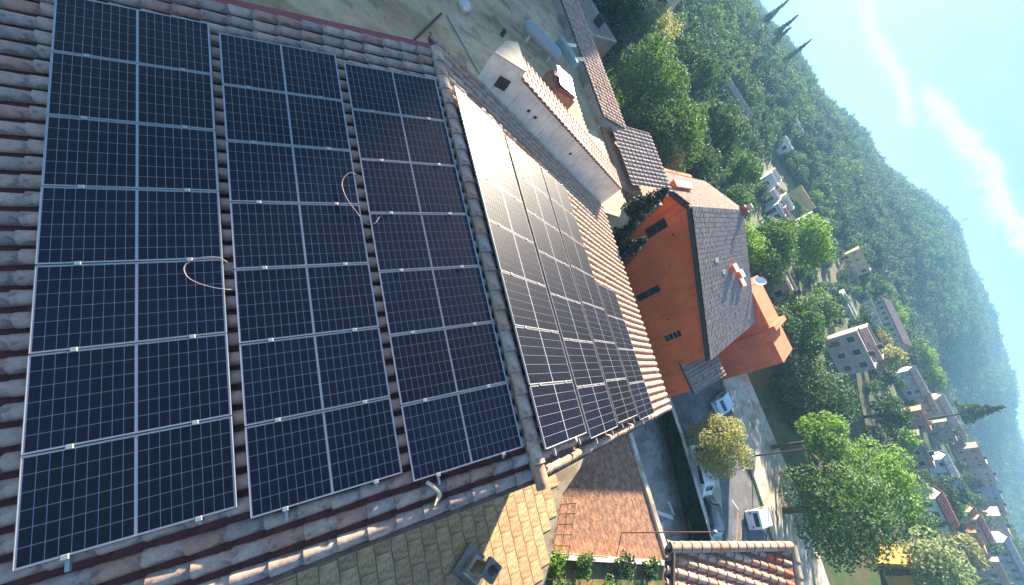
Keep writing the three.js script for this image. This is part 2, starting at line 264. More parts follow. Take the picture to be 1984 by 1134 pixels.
// ------------------------------------------------------------------ the house under the panels
const RY = -0.153, RZ = 0.2;                       // ridge of the tile crests
const nearF = (x, d, n) => frame(V3(x, RY - d * SN + n * CS, RZ + d * CS + n * SN), V3(1, 0, 0), V3(0, CS, SN), V3(0, -SN, CS));
const farF = (x, d, n) => frame(V3(x, RY - d * SN + n * CS, RZ - d * CS - n * SN), V3(-1, 0, 0), V3(0, CS, -SN), V3(0, -SN, -CS));
const house = thing('tiled_house', 'terracotta tiled gable house carrying the rows of solar panels', 'house', V3(0, 0, 0));
{
  const NL = 8.3, FL = 10.95, x0 = -0.74, x1 = 9.02;
  const P = (f, x, d, n) => V3().setFromMatrixPosition(f(x, d, n));
  const near = mesh('roof_slope', boxUV(poly([P(nearF, x0, 0.02, -0.2), P(nearF, x0, NL, -0.2), P(nearF, x1, NL, -0.2), P(nearF, x1, 0.02, -0.2)], 0.12)), M.deck, house);
  const far = mesh('roof_slope', boxUV(poly([P(farF, x0 - 0.46, FL, -0.2), P(farF, x0 - 0.46, 0.02, -0.2), P(farF, x1, 0.02, -0.2), P(farF, x1, FL, -0.2)].reverse(), 0.12)), M.deck, house);
  const xs = [], xf = []; for (let i = 0; i < 35; i++) xs.push(-0.62 + PITCH * i); for (let i = -2; i < 35; i++) xf.push(-0.60 + PITCH * i);
  const nearCov = (x, d) => x > 0.02 && x < 8.1 + d * -0.0 + (d < 4 ? 0.12 : 0) && d > 0.35 && d < 5.62;
  tileSlope(near, nearF, xs, 23, (x, d) => !nearCov(x, d) && d < 6.75, M.tile, M.pan, 11);
  const farCov = (x, d) => (x > 0.6 && x < 8.55 && d > 0.1 && d < 5.25) || (x > 4.3 && x < 8.7 && d >= 5.25 && d < 7.1);
  tileSlope(far, farF, xf, 30, (x, d) => { if (farCov(x, d)) return false; const p = P(farF, x, d, 0); return p.distanceTo(CAM) < 13.1 || x > 8.3; }, M.tileWarm, M.panWarm, 23);
  // ridge caps
  const rnd = rng(5);
  for (let i = 0; i < 24; i++) { const x = x0 + 0.02 + i * 0.41; const o = mesh('ridge_tile', capGeo, [...M.tile.slice(0, 3), M.tile[4], ...M.tileWarm][Math.floor(rnd() * 9)], house); o.rotation.set(0, Math.PI / 2, 0); o.position.set(x, RY - 0.035 + (rnd() - 0.5) * 0.012, RZ + (rnd() - 0.5) * 0.02); }
  mesh('ridge_mortar', boxUV(box(9.7, 0.12, 0.2, (x0 + x1) / 2, RY - 0.06, RZ)), M.conc, house);
  // painted verge boards
  for (const [f, L, xx] of [[nearF, NL, x0 - 0.09]]) {
    const g = boxUV(poly([P(f, xx - 0.09, -0.02, -0.07), P(f, xx - 0.09, L, -0.07), P(f, xx + 0.08, L, -0.07), P(f, xx + 0.08, -0.02, -0.07)].sort(() => 0), 0.35)); mesh('verge_board', g, M.redPaint, house);
  }
  for (const [f, L, sgn] of [[nearF, NL, 1], [farF, FL, -1]]) mesh('verge_mortar', boxUV(poly(sgn > 0 ? [P(f, x1 - 0.02, 0.05, -0.1), P(f, x1 - 0.02, L, -0.1), P(f, x1 + 0.05, L, -0.1), P(f, x1 + 0.05, 0.05, -0.1)] : [P(f, x1 + 0.05, 0.05, -0.1), P(f, x1 + 0.05, L, -0.1), P(f, x1 - 0.02, L, -0.1), P(f, x1 - 0.02, 0.05, -0.1)], 0.12)), M.deck, house);
  // body: rooms under the near slope, an open porch on posts under the far one
  const gable = (z0, z1) => { const s = new THREE.Shape(); const yr = z => RY - Math.abs(z - RZ) * SN / CS - 0.40; s.moveTo(-z0, -12.6); s.lineTo(-z1, -12.6); s.lineTo(-z1, yr(z1)); if (z0 < RZ && z1 > RZ) s.lineTo(-RZ, yr(RZ)); s.lineTo(-z0, yr(z0)); s.closePath(); return s; };
  const body = new THREE.ExtrudeGeometry(gable(-5.9, 7.6), { depth: 9.0, bevelEnabled: false }); body.rotateY(Math.PI / 2).translate(-0.45, 0, 0);
  mesh('wall', boxUV(body), M.cream, house);
  for (const x of [-0.9, 1.6, 3.5, 8.85]) mesh('porch_post', boxUV(box(0.18, 4.15, 0.18, x, -5.92, -9.9)), M.darkWood, house);
  mesh('porch_beam', boxUV(box(9.6, 0.1, 0.2, 3.8, -3.8, -9.9)), M.darkWood, house);
}

// ------------------------------------------------------------------ solar panels
const PW = 1.134, PL = 1.722;
const cellGeo = new THREE.BoxGeometry(0.1765, 0.002, 0.0862);
const g1 = merge([bbox(-PW / 2, -PW / 2 + 0.006, -0.035, 0, 0, PL), bbox(PW / 2 - 0.006, PW / 2, -0.035, 0, 0, PL), bbox(-PW / 2 + 0.006, PW / 2 - 0.006, -0.035, 0, 0, 0.006), bbox(-PW / 2 + 0.006, PW / 2 - 0.006, -0.035, 0, PL - 0.006, PL)]);
const sheetGeo = bbox(-PW / 2 + 0.006, PW / 2 - 0.006, -0.012, -0.005, 0.006, PL - 0.006);
const clampGeo = new RoundedBoxGeometry(0.055, 0.045, 0.06, 2, 0.006).translate(0, -0.0165, 0);
const stripGeo = box(PW - 0.03, 0.0012, 0.008);
const cellSpots = []; for (let h = 0; h < 2; h++) for (let j = 0; j < 9; j++) for (let i = 0; i < 6; i++) cellSpots.push([(i - 2.5) * 0.1832, (h ? PL / 2 + 0.012 : 0.02) + (j + 0.5) * 0.0922]);
const farCells = mergeGeometries(cellSpots.map(([x, z]) => new THREE.BoxGeometry(0.1765, 0.002, 0.0862).translate(x, -0.0035, z)));
const ORD = ['first', 'second', 'third', 'fourth', 'fifth', 'sixth', 'seventh'];
const prnd = rng(77);
function panel(m4, label, group, near) {
  const p = thing('solar_panel', label, 'solar panel', null, group);
  m4.decompose(p.position, p.quaternion, p.scale);
  p.rotateX((prnd() - 0.5) * 0.004); p.rotateZ((prnd() - 0.5) * 0.005);
  mesh('frame', g1, M.alu, p); mesh('backing_sheet', sheetGeo, M.sheet, p);
  const st = mesh('centre_strip', stripGeo, M.alu, p); st.position.set(0, -0.0044, PL / 2);
  if (near) { const mt = M.cell[Math.floor(prnd() * 3)]; for (const [x, z] of cellSpots) { const c = mesh('solar_cell', cellGeo, mt, p); c.position.set(x, -0.0035, z); } }
  else stuff(mesh('solar_cells', farCells, M.cell[Math.floor(prnd() * 3)], p));
  for (const z of [PL * 0.2, PL * 0.8]) { const c = mesh('clamp', clampGeo, M.alu, p); c.position.set(PW / 2 + 0.01, 0.008, z); }
  return p;
}
const nearRows = [[0, 0, 'lowest near row'], [1.846, 0.182, 'middle near row'], [3.695, 0.350, 'near row next to the ridge']];
for (const [a, ox, nm] of nearRows) for (let k = 0; k < 7; k++) {
  const d = 5.876 - a - PL;                       // upper edge, measured down from the line where the panel planes meet
  panel(frame(V3(ox + k * 1.154 + 0.577, -d * SN, d * CS), V3(1, 0, 0), V3(0, CS, SN), V3(0, -SN, CS)), `solar panel, ${ORD[k]} from the red verge board, ${nm}`, 'solar panels on the near slope', true);
}
const farRows = [[-0.105, 8.582, 7, 'far row beside the ridge'], [1.739, 8.73, 7, 'second far row below the ridge'], [3.577, 8.658, 7, 'third far row below the ridge'], [5.42, 8.83, 4, 'short lowest far row']];
for (const [b, xe, n, nm] of farRows) for (let k = 0; k < n; k++)
  panel(frame(V3(xe - (n - k) * 1.154 + 0.577, -b * SN, -b * CS), V3(-1, 0, 0), V3(0, CS, -SN), V3(0, -SN, -CS)), `pale solar panel, ${ORD[n - 1 - k]} from the courtyard side, ${nm}`, 'solar panels on the far slope', false);
function rail(x0, x1, d, far, label) {
  const f = far ? farF : nearF, y = -d * SN, z = far ? -d * CS : d * CS, en = far ? V3(0, CS, -SN) : V3(0, CS, SN);
  const r = thing('mounting_rail', label, 'rail', V3(x0, y, z).addScaledVector(en, -0.057), 'mounting rails under the panels');
  const q = new THREE.Quaternion().setFromRotationMatrix(new THREE.Matrix4().makeBasis(V3(1, 0, 0), en, V3(1, 0, 0).cross(en)));
  r.quaternion.copy(q);
  mesh('rail_bar', new RoundedBoxGeometry(x1 - x0, 0.04, 0.036, 2, 0.004).translate((x1 - x0) / 2, 0, 0), M.alu, r);
  const dn = far ? 0.2 : 0.09; for (let x = 0.5; x < x1 - x0; x += 1.6) mesh('foot', box(0.05, dn + 0.04, 0.05, x, -dn / 2 - 0.035, 0), M.steel, r);
}
nearRows.forEach(([a, ox, nm]) => [0.2, 0.8].forEach((t, i) => rail(ox - 0.06, ox + 8.078 + [0.07, 0.15][i], 5.876 - a - PL + t * PL, false, `aluminium rail under the ${i ? 'lower' : 'upper'} half of the ${nm}`)));
farRows.forEach(([b, xe, n, nm]) => [0.2, 0.8].forEach((t, i) => rail(xe - n * 1.154 - 0.05, xe + 0.16, b + t * PL, true, `aluminium rail under the ${i ? 'lower' : 'upper'} half of the ${nm}`)));
{ // loose cables lying over panel edges
  const nearPt = (x, a, n) => { const d = 5.876 - a; return V3(x, -d * SN + n * CS, d * CS + n * SN); };
  const wire = (pts, label) => tag(mesh('cable', new THREE.TubeGeometry(new THREE.CatmullRomCurve3(pts), 40, 0.006, 6), M.cable), label, 'cable', 'loose panel cables');
  wire([nearPt(4.7, 1.80, -0.04), nearPt(4.62, 1.7, 0.03), nearPt(4.6, 1.5, 0.02), nearPt(4.72, 1.33, 0.02), nearPt(4.9, 1.36, 0.02), nearPt(5.05, 1.55, 0.02), nearPt(5.12, 1.75, 0.02), nearPt(5.1, 1.84, -0.05)], 'thin cable loop lying over the lowest near row of panels');
  wire([nearPt(3.0, 3.66, -0.05), nearPt(3.0, 3.5, 0.02), nearPt(3.2, 3.36, 0.02), nearPt(3.5, 3.38, 0.02), nearPt(3.8, 3.5, 0.02), nearPt(4.0, 3.62, -0.04), nearPt(4.05, 3.74, 0.015), nearPt(3.9, 3.85, 0.012)], 'reddish cable loop between middle near row and ridge row');
}
{ // dry husk caught on the verge tiles
  const h = thing('dry_husk', 'pale dry palm husk lying on the verge tiles beside a rail end', 'husk', V3(8.64, -0.72, 1.78));
  mesh('husk', new THREE.TubeGeometry(new THREE.CatmullRomCurve3([V3(-0.16, 0.02, 0.1), V3(-0.05, 0.06, 0.02), V3(0.08, 0.05, -0.05), V3(0.15, 0.02, 0)]), 16, 0.03, 7), std(lin(0.6, 0.47, 0.28)), h);
  mesh('stalk', bar(V3(0.05, 0.05, -0.04), V3(0.2, 0.05, 0.06), 0.018, 6), std(lin(0.5, 0.38, 0.22)), h);
}

// ------------------------------------------------------------------ the yard roof on the left: parapet wall, hut, tanks
{
  const yr = struct(mesh('flat_roof', boxUV(bbox(-21, -1.25, -12.6, -4, -13.2, 9)), M.conc));
  const w = thing('parapet_wall', 'white party wall with clay tile coping beside the far roof slope', 'wall', V3(-1.25, -4, 0));
  const top = z => 0.62 + 0.296 * z + 4, face = poly([V3(0, 0, -2.36), V3(0, top(-2.36), -2.36), V3(0, top(-9.9), -9.9), V3(0, 0, -9.9)].reverse(), 0.28);
  mesh('wall_body', boxUV(face), M.white, w);
  const rnd = rng(9); // coping tiles fall away to the far side
  for (let i = 0; i < 34; i++) { const z = -2.5 - i * 0.22; for (let r = 0; r < 3; r++) { const o = mesh('coping_tile', tileGeos[i & 3], M.tileWarm[Math.floor(rnd() * 5)], w); o.matrixAutoUpdate = true; o.position.set(0.06 - r * 0.33, top(z) + 0.0 + r * 0.012, z); o.quaternion.setFromRotationMatrix(new THREE.Matrix4().makeBasis(V3(0, 0.283, 0.959), V3(0.06, 0.957, -0.2825), V3(-0.998, 0.0575, -0.017))); } }
  mesh('coping_bed', boxUV(poly([V3(0.0, top(-2.4) - 0.01, -2.4), V3(0.0, top(-9.9) - 0.01, -9.9), V3(-1.05, top(-9.9) + 0.02, -9.9), V3(-1.05, top(-2.4) + 0.02, -2.4)].reverse(), 0.1)), M.redPaint, w);
  for (const [z, y] of [[-3.25, 3.15], [-3.6, 3.05], [-5.9, 2.35]]) mesh('drain_hole', box(0.03, 0.09, 0.1, 0.005, y, z), M.dark, w);
  const h = thing('roof_hut', 'small white plastered roof hut with square louvred vent', 'hut', V3(-1.24, -4, -1.83));
  const hp = [[0, 0.53], [0, -0.53], [-1.1, -0.55], [-0.85, -0.1]]; mesh('hut_body', boxUV(slab(hp.map(([x, z]) => V3(x, 4.18, z)), 4.18)), M.white, h);
  mesh('hut_cap', boxUV(slab(hp.map(([x, z]) => V3(x + (x ? 0.02 : 0.03), 4.215, z * 1.02)), 0.035)), M.cream, h);
  const v = mesh('vent', bbox(0.002, 0.02, 3.36, 3.72, -0.34, 0.02), M.dark, h); for (let i = 0; i < 5; i++) mesh('louvre', box(0.03, 0.02, 0.34, 0.03, 3.4 + i * 0.07, -0.16).rotateZ(0), M.darkWood, v);
  const lamp = thing('wall_lantern', 'dark little lantern on the top edge of the white hut', 'lantern', V3(-2.1, 0.22, -1.75)); mesh('lantern_body', cyl(0.05, 0.06, 0.16, 0, 0.08, 0), M.dark, lamp); mesh('lantern_cap', new THREE.ConeGeometry(0.08, 0.06, 10).translate(0, 0.19, 0), M.dark, lamp);
  // gas tank lying on saddles
  const t = thing('gas_tank', 'long blue grey cylindrical tank lying on the flat roof', 'tank', V3(-11.3, -4, -9.3), null, -0.42);
  const cap = new THREE.CapsuleGeometry(0.36, 1.7, 8, 18).rotateX(Math.PI / 2).translate(0, 0.6, 0); mesh('tank_shell', cap, std(lin(0.22, 0.26, 0.29), { roughness: 0.5 }), t);
  for (const z of [-0.7, 0.7]) mesh('saddle', box(0.6, 0.42, 0.14, 0, 0.21, z), M.steel, t); mesh('valve', cyl(0.09, 0.09, 0.12, 0, 1.18, 0.3), M.alu, t);
  const hb = thing('water_heater', 'teal water heater with white pipe stubs beside the tank', 'heater', V3(-11.6, -4, -11.2), null, 0.5);
  mesh('heater_body', new RoundedBoxGeometry(1.7, 0.5, 0.45, 3, 0.08).translate(0, 0.75, 0), std(lin(0.16, 0.26, 0.27), { roughness: 0.5 }), hb);
  for (const x of [-0.7, 0.7]) mesh('leg', box(0.08, 0.5, 0.35, x, 0.25, 0), M.steel, hb);
  for (const x of [-0.4, 0.5]) mesh('pipe_stub', bar(V3(x, 0.9, 0), V3(x + 0.25, 1.15, -0.6), 0.09, 10), M.white, hb);
  // skylight box whose tilted metal lid catches the sun
  const sk = thing('skylight', 'skylight box with tilted lid flashing bright white in the sun', 'skylight', V3(-8.2, -4, -9.5));
  mesh('skylight_kerb', boxUV(bbox(-0.7, 0.7, 0, 0.75, -0.7, 0.7)), M.brick[0], sk);
  const nrm = V3(0.098, 0.987, -0.126).normalize(), lid = mesh('lid', new RoundedBoxGeometry(1.25, 0.05, 1.25, 2, 0.02), M.bright, sk); lid.quaternion.setFromUnitVectors(V3(0, 1, 0), nrm); lid.position.set(0, 1.05, 0);
  mesh('lid_frame', boxUV(bbox(-0.6, 0.6, 0.75, 0.9, -0.6, 0.6)), M.redPaint, sk);
  const dm = thing('dome_vent', 'round grey vent cap standing alone on the stained flat roof', 'vent', V3(-10.6, -4, -4.7)); mesh('vent_pipe', cyl(0.2, 0.22, 0.25, 0, 0.12, 0), M.steel, dm); mesh('vent_cap', new THREE.SphereGeometry(0.3, 16, 8, 0, 6.3, 0, 1.5).translate(0, 0.15, 0), M.steel, dm);
  const pp = thing('roof_pipe', 'thin pale pipe running across the flat roof to the hut', 'pipe', V3(0, -4, 0)); mesh('pipe_run', bar(V3(-9.4, 0.06, -3.7), V3(-5.2, 0.06, -5.2), 0.05, 8), M.alu, pp); mesh('elbow', new THREE.SphereGeometry(0.07, 10, 8).translate(-9.4, 0.06, -3.7), std(lin(0.6, 0.25, 0.05)), pp);
  const pb = thing('drain_channel', 'dark drain line crossing the flat roof from the red verge', 'drain', V3(0, -4, 0)); mesh('channel', bar(V3(-9.3, 0.03, -3.4), V3(-6.0, 0.03, -1.4), 0.04, 6), M.dark, pb);
  // tiled parapet along the far edge of the yard
  const pa = thing('tiled_parapet', 'wide parapet with brown clay tiles along the far edge of the flat roof', 'parapet', V3(0, -4, 0));
  mesh('parapet_body', boxUV(bbox(-21, -7.9, 0, 0.5, -15.3, -13.0)), M.greyConc, pa);
  stuff(mesh('parapet_tiles', barrelSheet(V3(-21, 0.62, -15.3), V3(1, 0, 0), V3(0, -0.03, 1).normalize(), 13, 2.3, 0.3, 0.36, 4), M.tile[2], pa));
  const lb = thing('red_outbuilding', 'low dull red outbuilding with grey tiled roof beyond the white wall', 'building', V3(-7.9, -12.6, -17.6));
  mesh('wall', boxUV(bbox(0, 4.6, 0, 8.7, 0, 4.3)), M.brick[0], lb);
  stuff(mesh('roof_tiles', barrelSheet(V3(-0.3, 9.7, 0.2), V3(1, 0, 0), V3(0, -0.22, 1).normalize(), 4.6, 3.6, 0.3, 0.36, 8), M.tile[1], lb));
  
}

// ------------------------------------------------------------------ courtyard, lower terrace, street
const yard = struct(new THREE.Group()); yard.name = 'courtyard'; scene.add(yard);
{
  mesh('courtyard_slab', boxUV(slab([V3(-0.5, -8.03, 9), V3(14.5, -8.03, 9), V3(14.8, -8.03, -4.0), V3(13.58, -8.03, -4.93), V3(11.12, -8.03, -6.66), V3(9.3, -8.03, -10.4), V3(-1.2, -8.03, -10.4)], 4.5)), M.grout, yard);
  const rnd = rng(31), pg = new RoundedBoxGeometry(0.685, 0.06, 0.435, 1, 0.008);
  for (let j = 0; j < 27; j++) for (let i = 0; i < 9; i++) {
    const x = 8.6 + i * 0.7 + (j % 2) * 0.35, z = 4.9 - j * 0.45; if (x > 14.2 || z < -6.6 + (x - 11.12) * 0.7 + 0.3 || (x < 11.2 && z < -6.4)) continue;
    const o = mesh('paver', pg, M.paver[Math.floor(rnd() * 6)], yard); o.position.set(x, -8.03 + rnd() * 0.008, z); o.rotation.set((rnd() - 0.5) * 0.008, (rnd() - 0.5) * 0.01, (rnd() - 0.5) * 0.008);
  }
  // stone pedestal
  const p = thing('stone_pedestal', 'carved stone pedestal standing on a pale base in the courtyard', 'pedestal', V3(11.9, -8, -2.1), null, 0.6);
  mesh('plinth', new RoundedBoxGeometry(1.15, 0.16, 1.0, 2, 0.03).translate(0, 0.08, 0), M.greyConc, p);
  mesh('base', new RoundedBoxGeometry(0.62, 0.3, 0.62, 2, 0.04).translate(0, 0.3, 0), M.paleConc, p);
  mesh('shaft', new THREE.CylinderGeometry(0.2, 0.27, 0.75, 4, 1).rotateY(Math.PI / 4).translate(0, 0.8, 0), M.conc, p);
  mesh('capital', new RoundedBoxGeometry(0.55, 0.18, 0.55, 2, 0.04).translate(0, 1.25, 0), M.greyConc, p);
  mesh('finial', new THREE.LatheGeometry([[0.001, 0.34], [0.05, 0.3], [0.07, 0.22], [0.05, 0.15], [0.12, 0.06], [0.15, 0]].map(a => new THREE.Vector2(...a)), 12).translate(0, 1.34, 0), M.darkWood, p);
  // brick terrace below, with low railing
  const bt = struct(mesh('brick_terrace', boxUV(slab([V3(9.2, -9.93, -5.0), V3(18.5, -9.93, -5.0), V3(18.5, -9.93, -14.4), V3(9.2, -9.93, -14.4)], 2.66)), M.earth));
  const bg = new THREE.BoxGeometry(0.29, 0.05, 0.14), r2 = rng(41); let nb = 0; const lumps = [[], [], [], []];
  for (let j = 0; j < 62; j++) for (let i = 0; i < 27; i++) { const x = 10.2 + i * 0.3 + (j % 2) * 0.15, z = -5.4 - j * 0.145; if (x > 18.2 || z < -14.3) continue; lumps[Math.floor(r2() * 4)].push(bg.clone().translate(x, -9.92 + r2() * 0.012, z)); }
  lumps.forEach((l, k) => stuff(mesh('paving_bricks', boxUV(mergeGeometries(l), 1), M.brick[k], bt)));
  struct(mesh('terrace_kerb', boxUV(bbox(9.2, 18.5, -12.6, -9.75, -14.75, -14.41)), M.paleConc));
  const fe = thing('garden_fence', 'thin wooden post fence along the edge of the brick terrace', 'fence', V3(0.9, -9.9, -2.6));
  for (let i = 0; i < 6; i++) mesh('post', bar(V3(11.0 + i * 0.36, 0, -5.4 + i * 0.24), V3(11.0 + i * 0.36, 1.1, -5.4 + i * 0.24), 0.022, 6), M.brick[1], fe);
  for (const y of [0.55, 1.05]) mesh('fence_rail', bar(V3(11, y, -5.4), V3(12.8, y, -4.2), 0.016, 6), M.brick[1], fe);
  // planter wall with coping and shrubs, gate roof beside it
  const pw = thing('planter_wall', 'long low planter wall with pale coping below the gate roof', 'wall', V3(0, -9.4, 0));
  const d = V3(3.66, 0, -7.43).normalize(), s = V3(13.35, 0, -6.33), e = s.clone().addScaledVector(d, 8.4), pn = V3(0.896, 0, 0.443);
  const strip = (a, b, y, th) => slab([s, e, e, s].map((q, k) => q.clone().addScaledVector(pn, k < 2 ? a : b).setY(y)), th);
  mesh('wall_body', boxUV(strip(0, 0.16, 0, 3.1)), M.cream, pw); mesh('coping', boxUV(strip(-0.04, 0.2, 0.07, 0.068)), M.white, pw);
  mesh('hand_rail', bar(s.clone().setY(0.4), s.clone().addScaledVector(d, 3.2).setY(0.4), 0.022, 6), M.dark, pw);
  for (let i = 0; i < 4; i++) mesh('rail_post', bar(s.clone().addScaledVector(d, i * 1.05 + 0.02).setY(0.05), s.clone().addScaledVector(d, i * 1.05 + 0.02).setY(0.41), 0.018, 6), M.dark, pw);
  const so = [s.clone(), e.clone(), e.clone().addScaledVector(pn, 3.5), s.clone().addScaledVector(pn, 3.5)].map(q => q.addScaledVector(pn, 0.17).setY(-9.6));
  struct(mesh('planting_bed', boxUV(slab(so, 3)), M.earth));
}
{ // gate roof: big single barrel tiles
  const p = 12 * R, Pt = V3(11.9, -1.1, -4.0), E = V3(0.813, 0, 0.582), S = V3(0.582 * Math.cos(p), Math.sin(p), -0.813 * Math.cos(p)), N = S.clone().cross(E).normalize(); if (N.y < 0) N.negate();
  const gr = thing('gate_roof', 'small gate roof of large clay tiles at the lower right', 'roof', V3(0, 0, 0));
  const at = (e, s, n) => Pt.clone().addScaledVector(E, e).addScaledVector(S, s).addScaledVector(N, n);
  const dk = mesh('roof_deck', boxUV(poly([at(-0.05, -0.02, -0.1), at(3.6, -0.02, -0.1), at(3.6, 4.8, -0.1), at(-1.08, 4.8, -0.1)].reverse(), 0.1)), M.panWarm, gr);
  const rnd = rng(57), mt = [...M.tileWarm, M.tileWarm[0], M.tileWarm[2], M.tileRed[0], M.tileRed[1]];
  const pans = [];
  for (let i = -4; i < 13; i++) for (let r = 0; r < 14; r++) {
    const e = i * 0.27, s = 4.7 - r * 0.345; if (e < -0.02 - s * 0.222 + 0.05) continue;
    const f = frame(at(e, s, -0.05), E.clone(), N.clone(), E.clone().cross(N)); const o = place('roof_tile', tileGeos[(i + 8) & 3], (r < 3 && i > -4 && rnd() < 0.55) ? M.tileRed[0] : mt[Math.floor(rnd() * 7)], f, gr); 
    pans.push(panGeo.clone().applyMatrix4(frame(at(e + 0.135, s, -0.0), E.clone(), N.clone(), E.clone().cross(N))));
  }
  stuff(mesh('pan_tiles', mergeGeometries(pans), M.panWarm, gr));
  const hd = at(-1.06, 4.75, 0).sub(at(0, 0, 0)).normalize().negate(), hx = N.clone().cross(hd).normalize();
  for (let r = 0; r < 14; r++) place('hip_tile', capGeo, mt[Math.floor(rnd() * 5)], frame(at(-1.04 + r * 0.0775, 4.78 - r * 0.345, 0.02), hx, N.clone(), hd), gr);
  for (let r = 0; r < 9; r++) { const ex = E.clone(); place('ridge_tile', capGeo, M.paleConc, frame(at(-1.1 + r * 0.41, 4.9, 0.0), S.clone(), N.clone(), S.clone().cross(N)), gr); }
  mesh('eave_board', boxUV(poly([at(-0.06, -0.05, -0.02), at(3.6, -0.05, -0.02), at(3.6, -0.1, -0.02), at(-0.06, -0.1, -0.02)], 0.16)), M.darkWood, gr);
  for (const [e, s] of [[2.0, 0.6], [2.0, 4.2], [3.4, 0.6]]) { const a = at(e, s, -0.2); mesh('post', boxUV(bbox(a.x - 0.12, a.x + 0.12, -12.6, a.y, a.z - 0.12, a.z + 0.12)), M.darkWood, gr); }
}
{ // street below: lane, low wall, road with median, pavement
  const Y = -12.6, sh = (name, pts, y, m, th = 0.3) => struct(mesh(name, boxUV(slab(pts.map(([x, z]) => V3(x, Y + y, z)), th)), m));
  sh('road', [[-70, -24], [-70, -41], [-10, -36.5], [10, -35.6], [24, -33.8], [60, -27], [60, -12], [30, -17], [19, -23.6], [9, -24]], 0.004, M.asphalt);
  sh('service_lane', [[4, -14.8], [4, -22.2], [12, -22.2], [19.5, -21.6], [34, -16], [34, -10], [19, -14.8]], 0.008, M.lane);
  sh('pavement', [[6, -36.6], [6, -43.5], [24, -45.0], [42, -42], [42, -31.5], [24.2, -34.6]], 0.13, M.paleConc, 0.4);
  sh('median', [[12.2, -29.8], [18, -27.6], [22, -24.2], [26, -20.8], [25.2, -19.6], [20.6, -23.2], [16.6, -25.9], [12, -28.2]], 0.14, M.paleConc, 0.4);
  const lw = thing('street_wall', 'long low ochre wall with mossy top between lane and road', 'wall', V3(0, Y, 0));
  mesh('wall_body', boxUV(slab([V3(4, 0.9, -22.5), V3(12, 0.9, -22.5), V3(19.8, 0.9, -21.9), V3(30, 0.9, -17.6), V3(30.3, 0.9, -18.3), V3(20, 0.9, -22.7), V3(12, 0.9, -23.3), V3(4, 0.9, -23.3)].reverse(), 1)), M.earth, lw);
  mesh('wall_coping', boxUV(slab([V3(4, 0.98, -22.95), V3(12, 0.98, -22.95), V3(19.9, 0.98, -22.35), V3(30.15, 0.98, -18), V3(30.4, 0.98, -18.45), V3(20.05, 0.98, -22.85), V3(12, 0.98, -23.45), V3(4, 0.98, -23.45)].reverse(), 0.075)), M.paleConc, lw);
  const arrow = struct(mesh('lane_marking', merge([poly([V3(15.9, Y + 0.014, -18.4), V3(16.2, Y + 0.014, -18.4), V3(17.2, Y + 0.014, -20), V3(16.9, Y + 0.014, -20)], 0.003), poly([V3(15.9, Y + 0.014, -19.9), V3(16.9, Y + 0.014, -20.05), V3(16.9, Y + 0.014, -20.3), V3(15.9, Y + 0.014, -20.2)].reverse(), 0.003)]), M.paint));
  for (const [x, z] of [[22.4, -28.6], [19.6, -29.6], [25.4, -26.8], [23.5, -30.6]]) struct(mesh('road_marking', boxUV(box(1.2, 0.003, 0.14).rotateY(0.5).translate(x, Y + 0.012, z)), M.paint));
  for (let i = 0; i < 3; i++) struct(mesh('rust_streak', boxUV(box(2.6 - i * 0.6, 0.003, 0.18).rotateY(-0.9).translate(21.0 + i * 0.5, Y + 0.012, -28.6 - i * 0.5)), M.brick[2]));
  const pole = (x, z, h, label) => { const p = thing('street_post', label, 'post', V3(x, land(x, z), z), 'posts along the street'); mesh('shaft', cyl(0.06, 0.1, h, 0, h / 2, 0, 10), M.darkWood, p); mesh('cross_arm', box(0.9, 0.1, 0.1, 0, h - 0.3, 0), M.darkWood, p); };
  pole(12.3, -23.7, 4.2, 'dark post beside the street wall near the eave'); pole(17.2, -36.6, 5.5, 'dark post at the kerb of the pale pavement'); pole(21, -43.9, 4.5, 'dark post at the back of the pale pavement');
  const lp = thing('slim_post', 'slim rust coloured post rising from the brick terrace corner', 'post', V3(14.6, -9.9, -11.5)); mesh('shaft', cyl(0.03, 0.04, 5.5, 0, 2.75, 0, 8), M.brick[1], lp); mesh('cap', new THREE.SphereGeometry(0.09, 10, 8).translate(0, 5.5, 0), M.paleConc, lp);
  const sl = thing('street_lamp', 'tall grey street lamp among the trees at the left', 'street lamp', V3(-36.3, land(-36.3, -36.1), -36.1)); mesh('shaft', cyl(0.07, 0.13, 8.3, 0, 4.15, 0, 10), M.steel, sl); mesh('arm', bar(V3(0, 8.2, 0), V3(1.4, 8.6, 0.4), 0.05), M.steel, sl); mesh('lamp_head', new RoundedBoxGeometry(0.6, 0.14, 0.26, 2, 0.05).translate(1.5, 8.6, 0.42), M.alu, sl); mesh('control_box', box(0.4, 0.7, 0.3, 0.1, 1.2, 0.2), M.white, sl);
}
{ // apartment block beyond the left edge of the picture: its shadow lies over the upper left of the roof
  const b = thing('apartment_block', 'tall cream apartment block rising behind the trees at the top edge', 'building', V3(-41.52, -12.6, -43.29), null, 44 * R);
  mesh('wall', boxUV(bbox(-14, 0, 0, 34.6, -7, 0)), M.cream, b); mesh('parapet', boxUV(bbox(-14.1, 0.1, 34.6, 35.2, -7.1, 0.1)), M.paleConc, b);
  for (let f = 0; f < 10; f++) for (let c = 0; c < 5; c++) { const w = mesh('window', boxUV(bbox(-12.8 + c * 2.7, -11.4 + c * 2.7, 1.2 + f * 3.3, 2.8 + f * 3.3, 0.002, 0.08)), M.paleConc, b); mesh('pane', bbox(-12.7 + c * 2.7, -11.5 + c * 2.7, 1.3 + f * 3.3, 2.7 + f * 3.3, 0.08, 0.1), M.glass, w); }
}
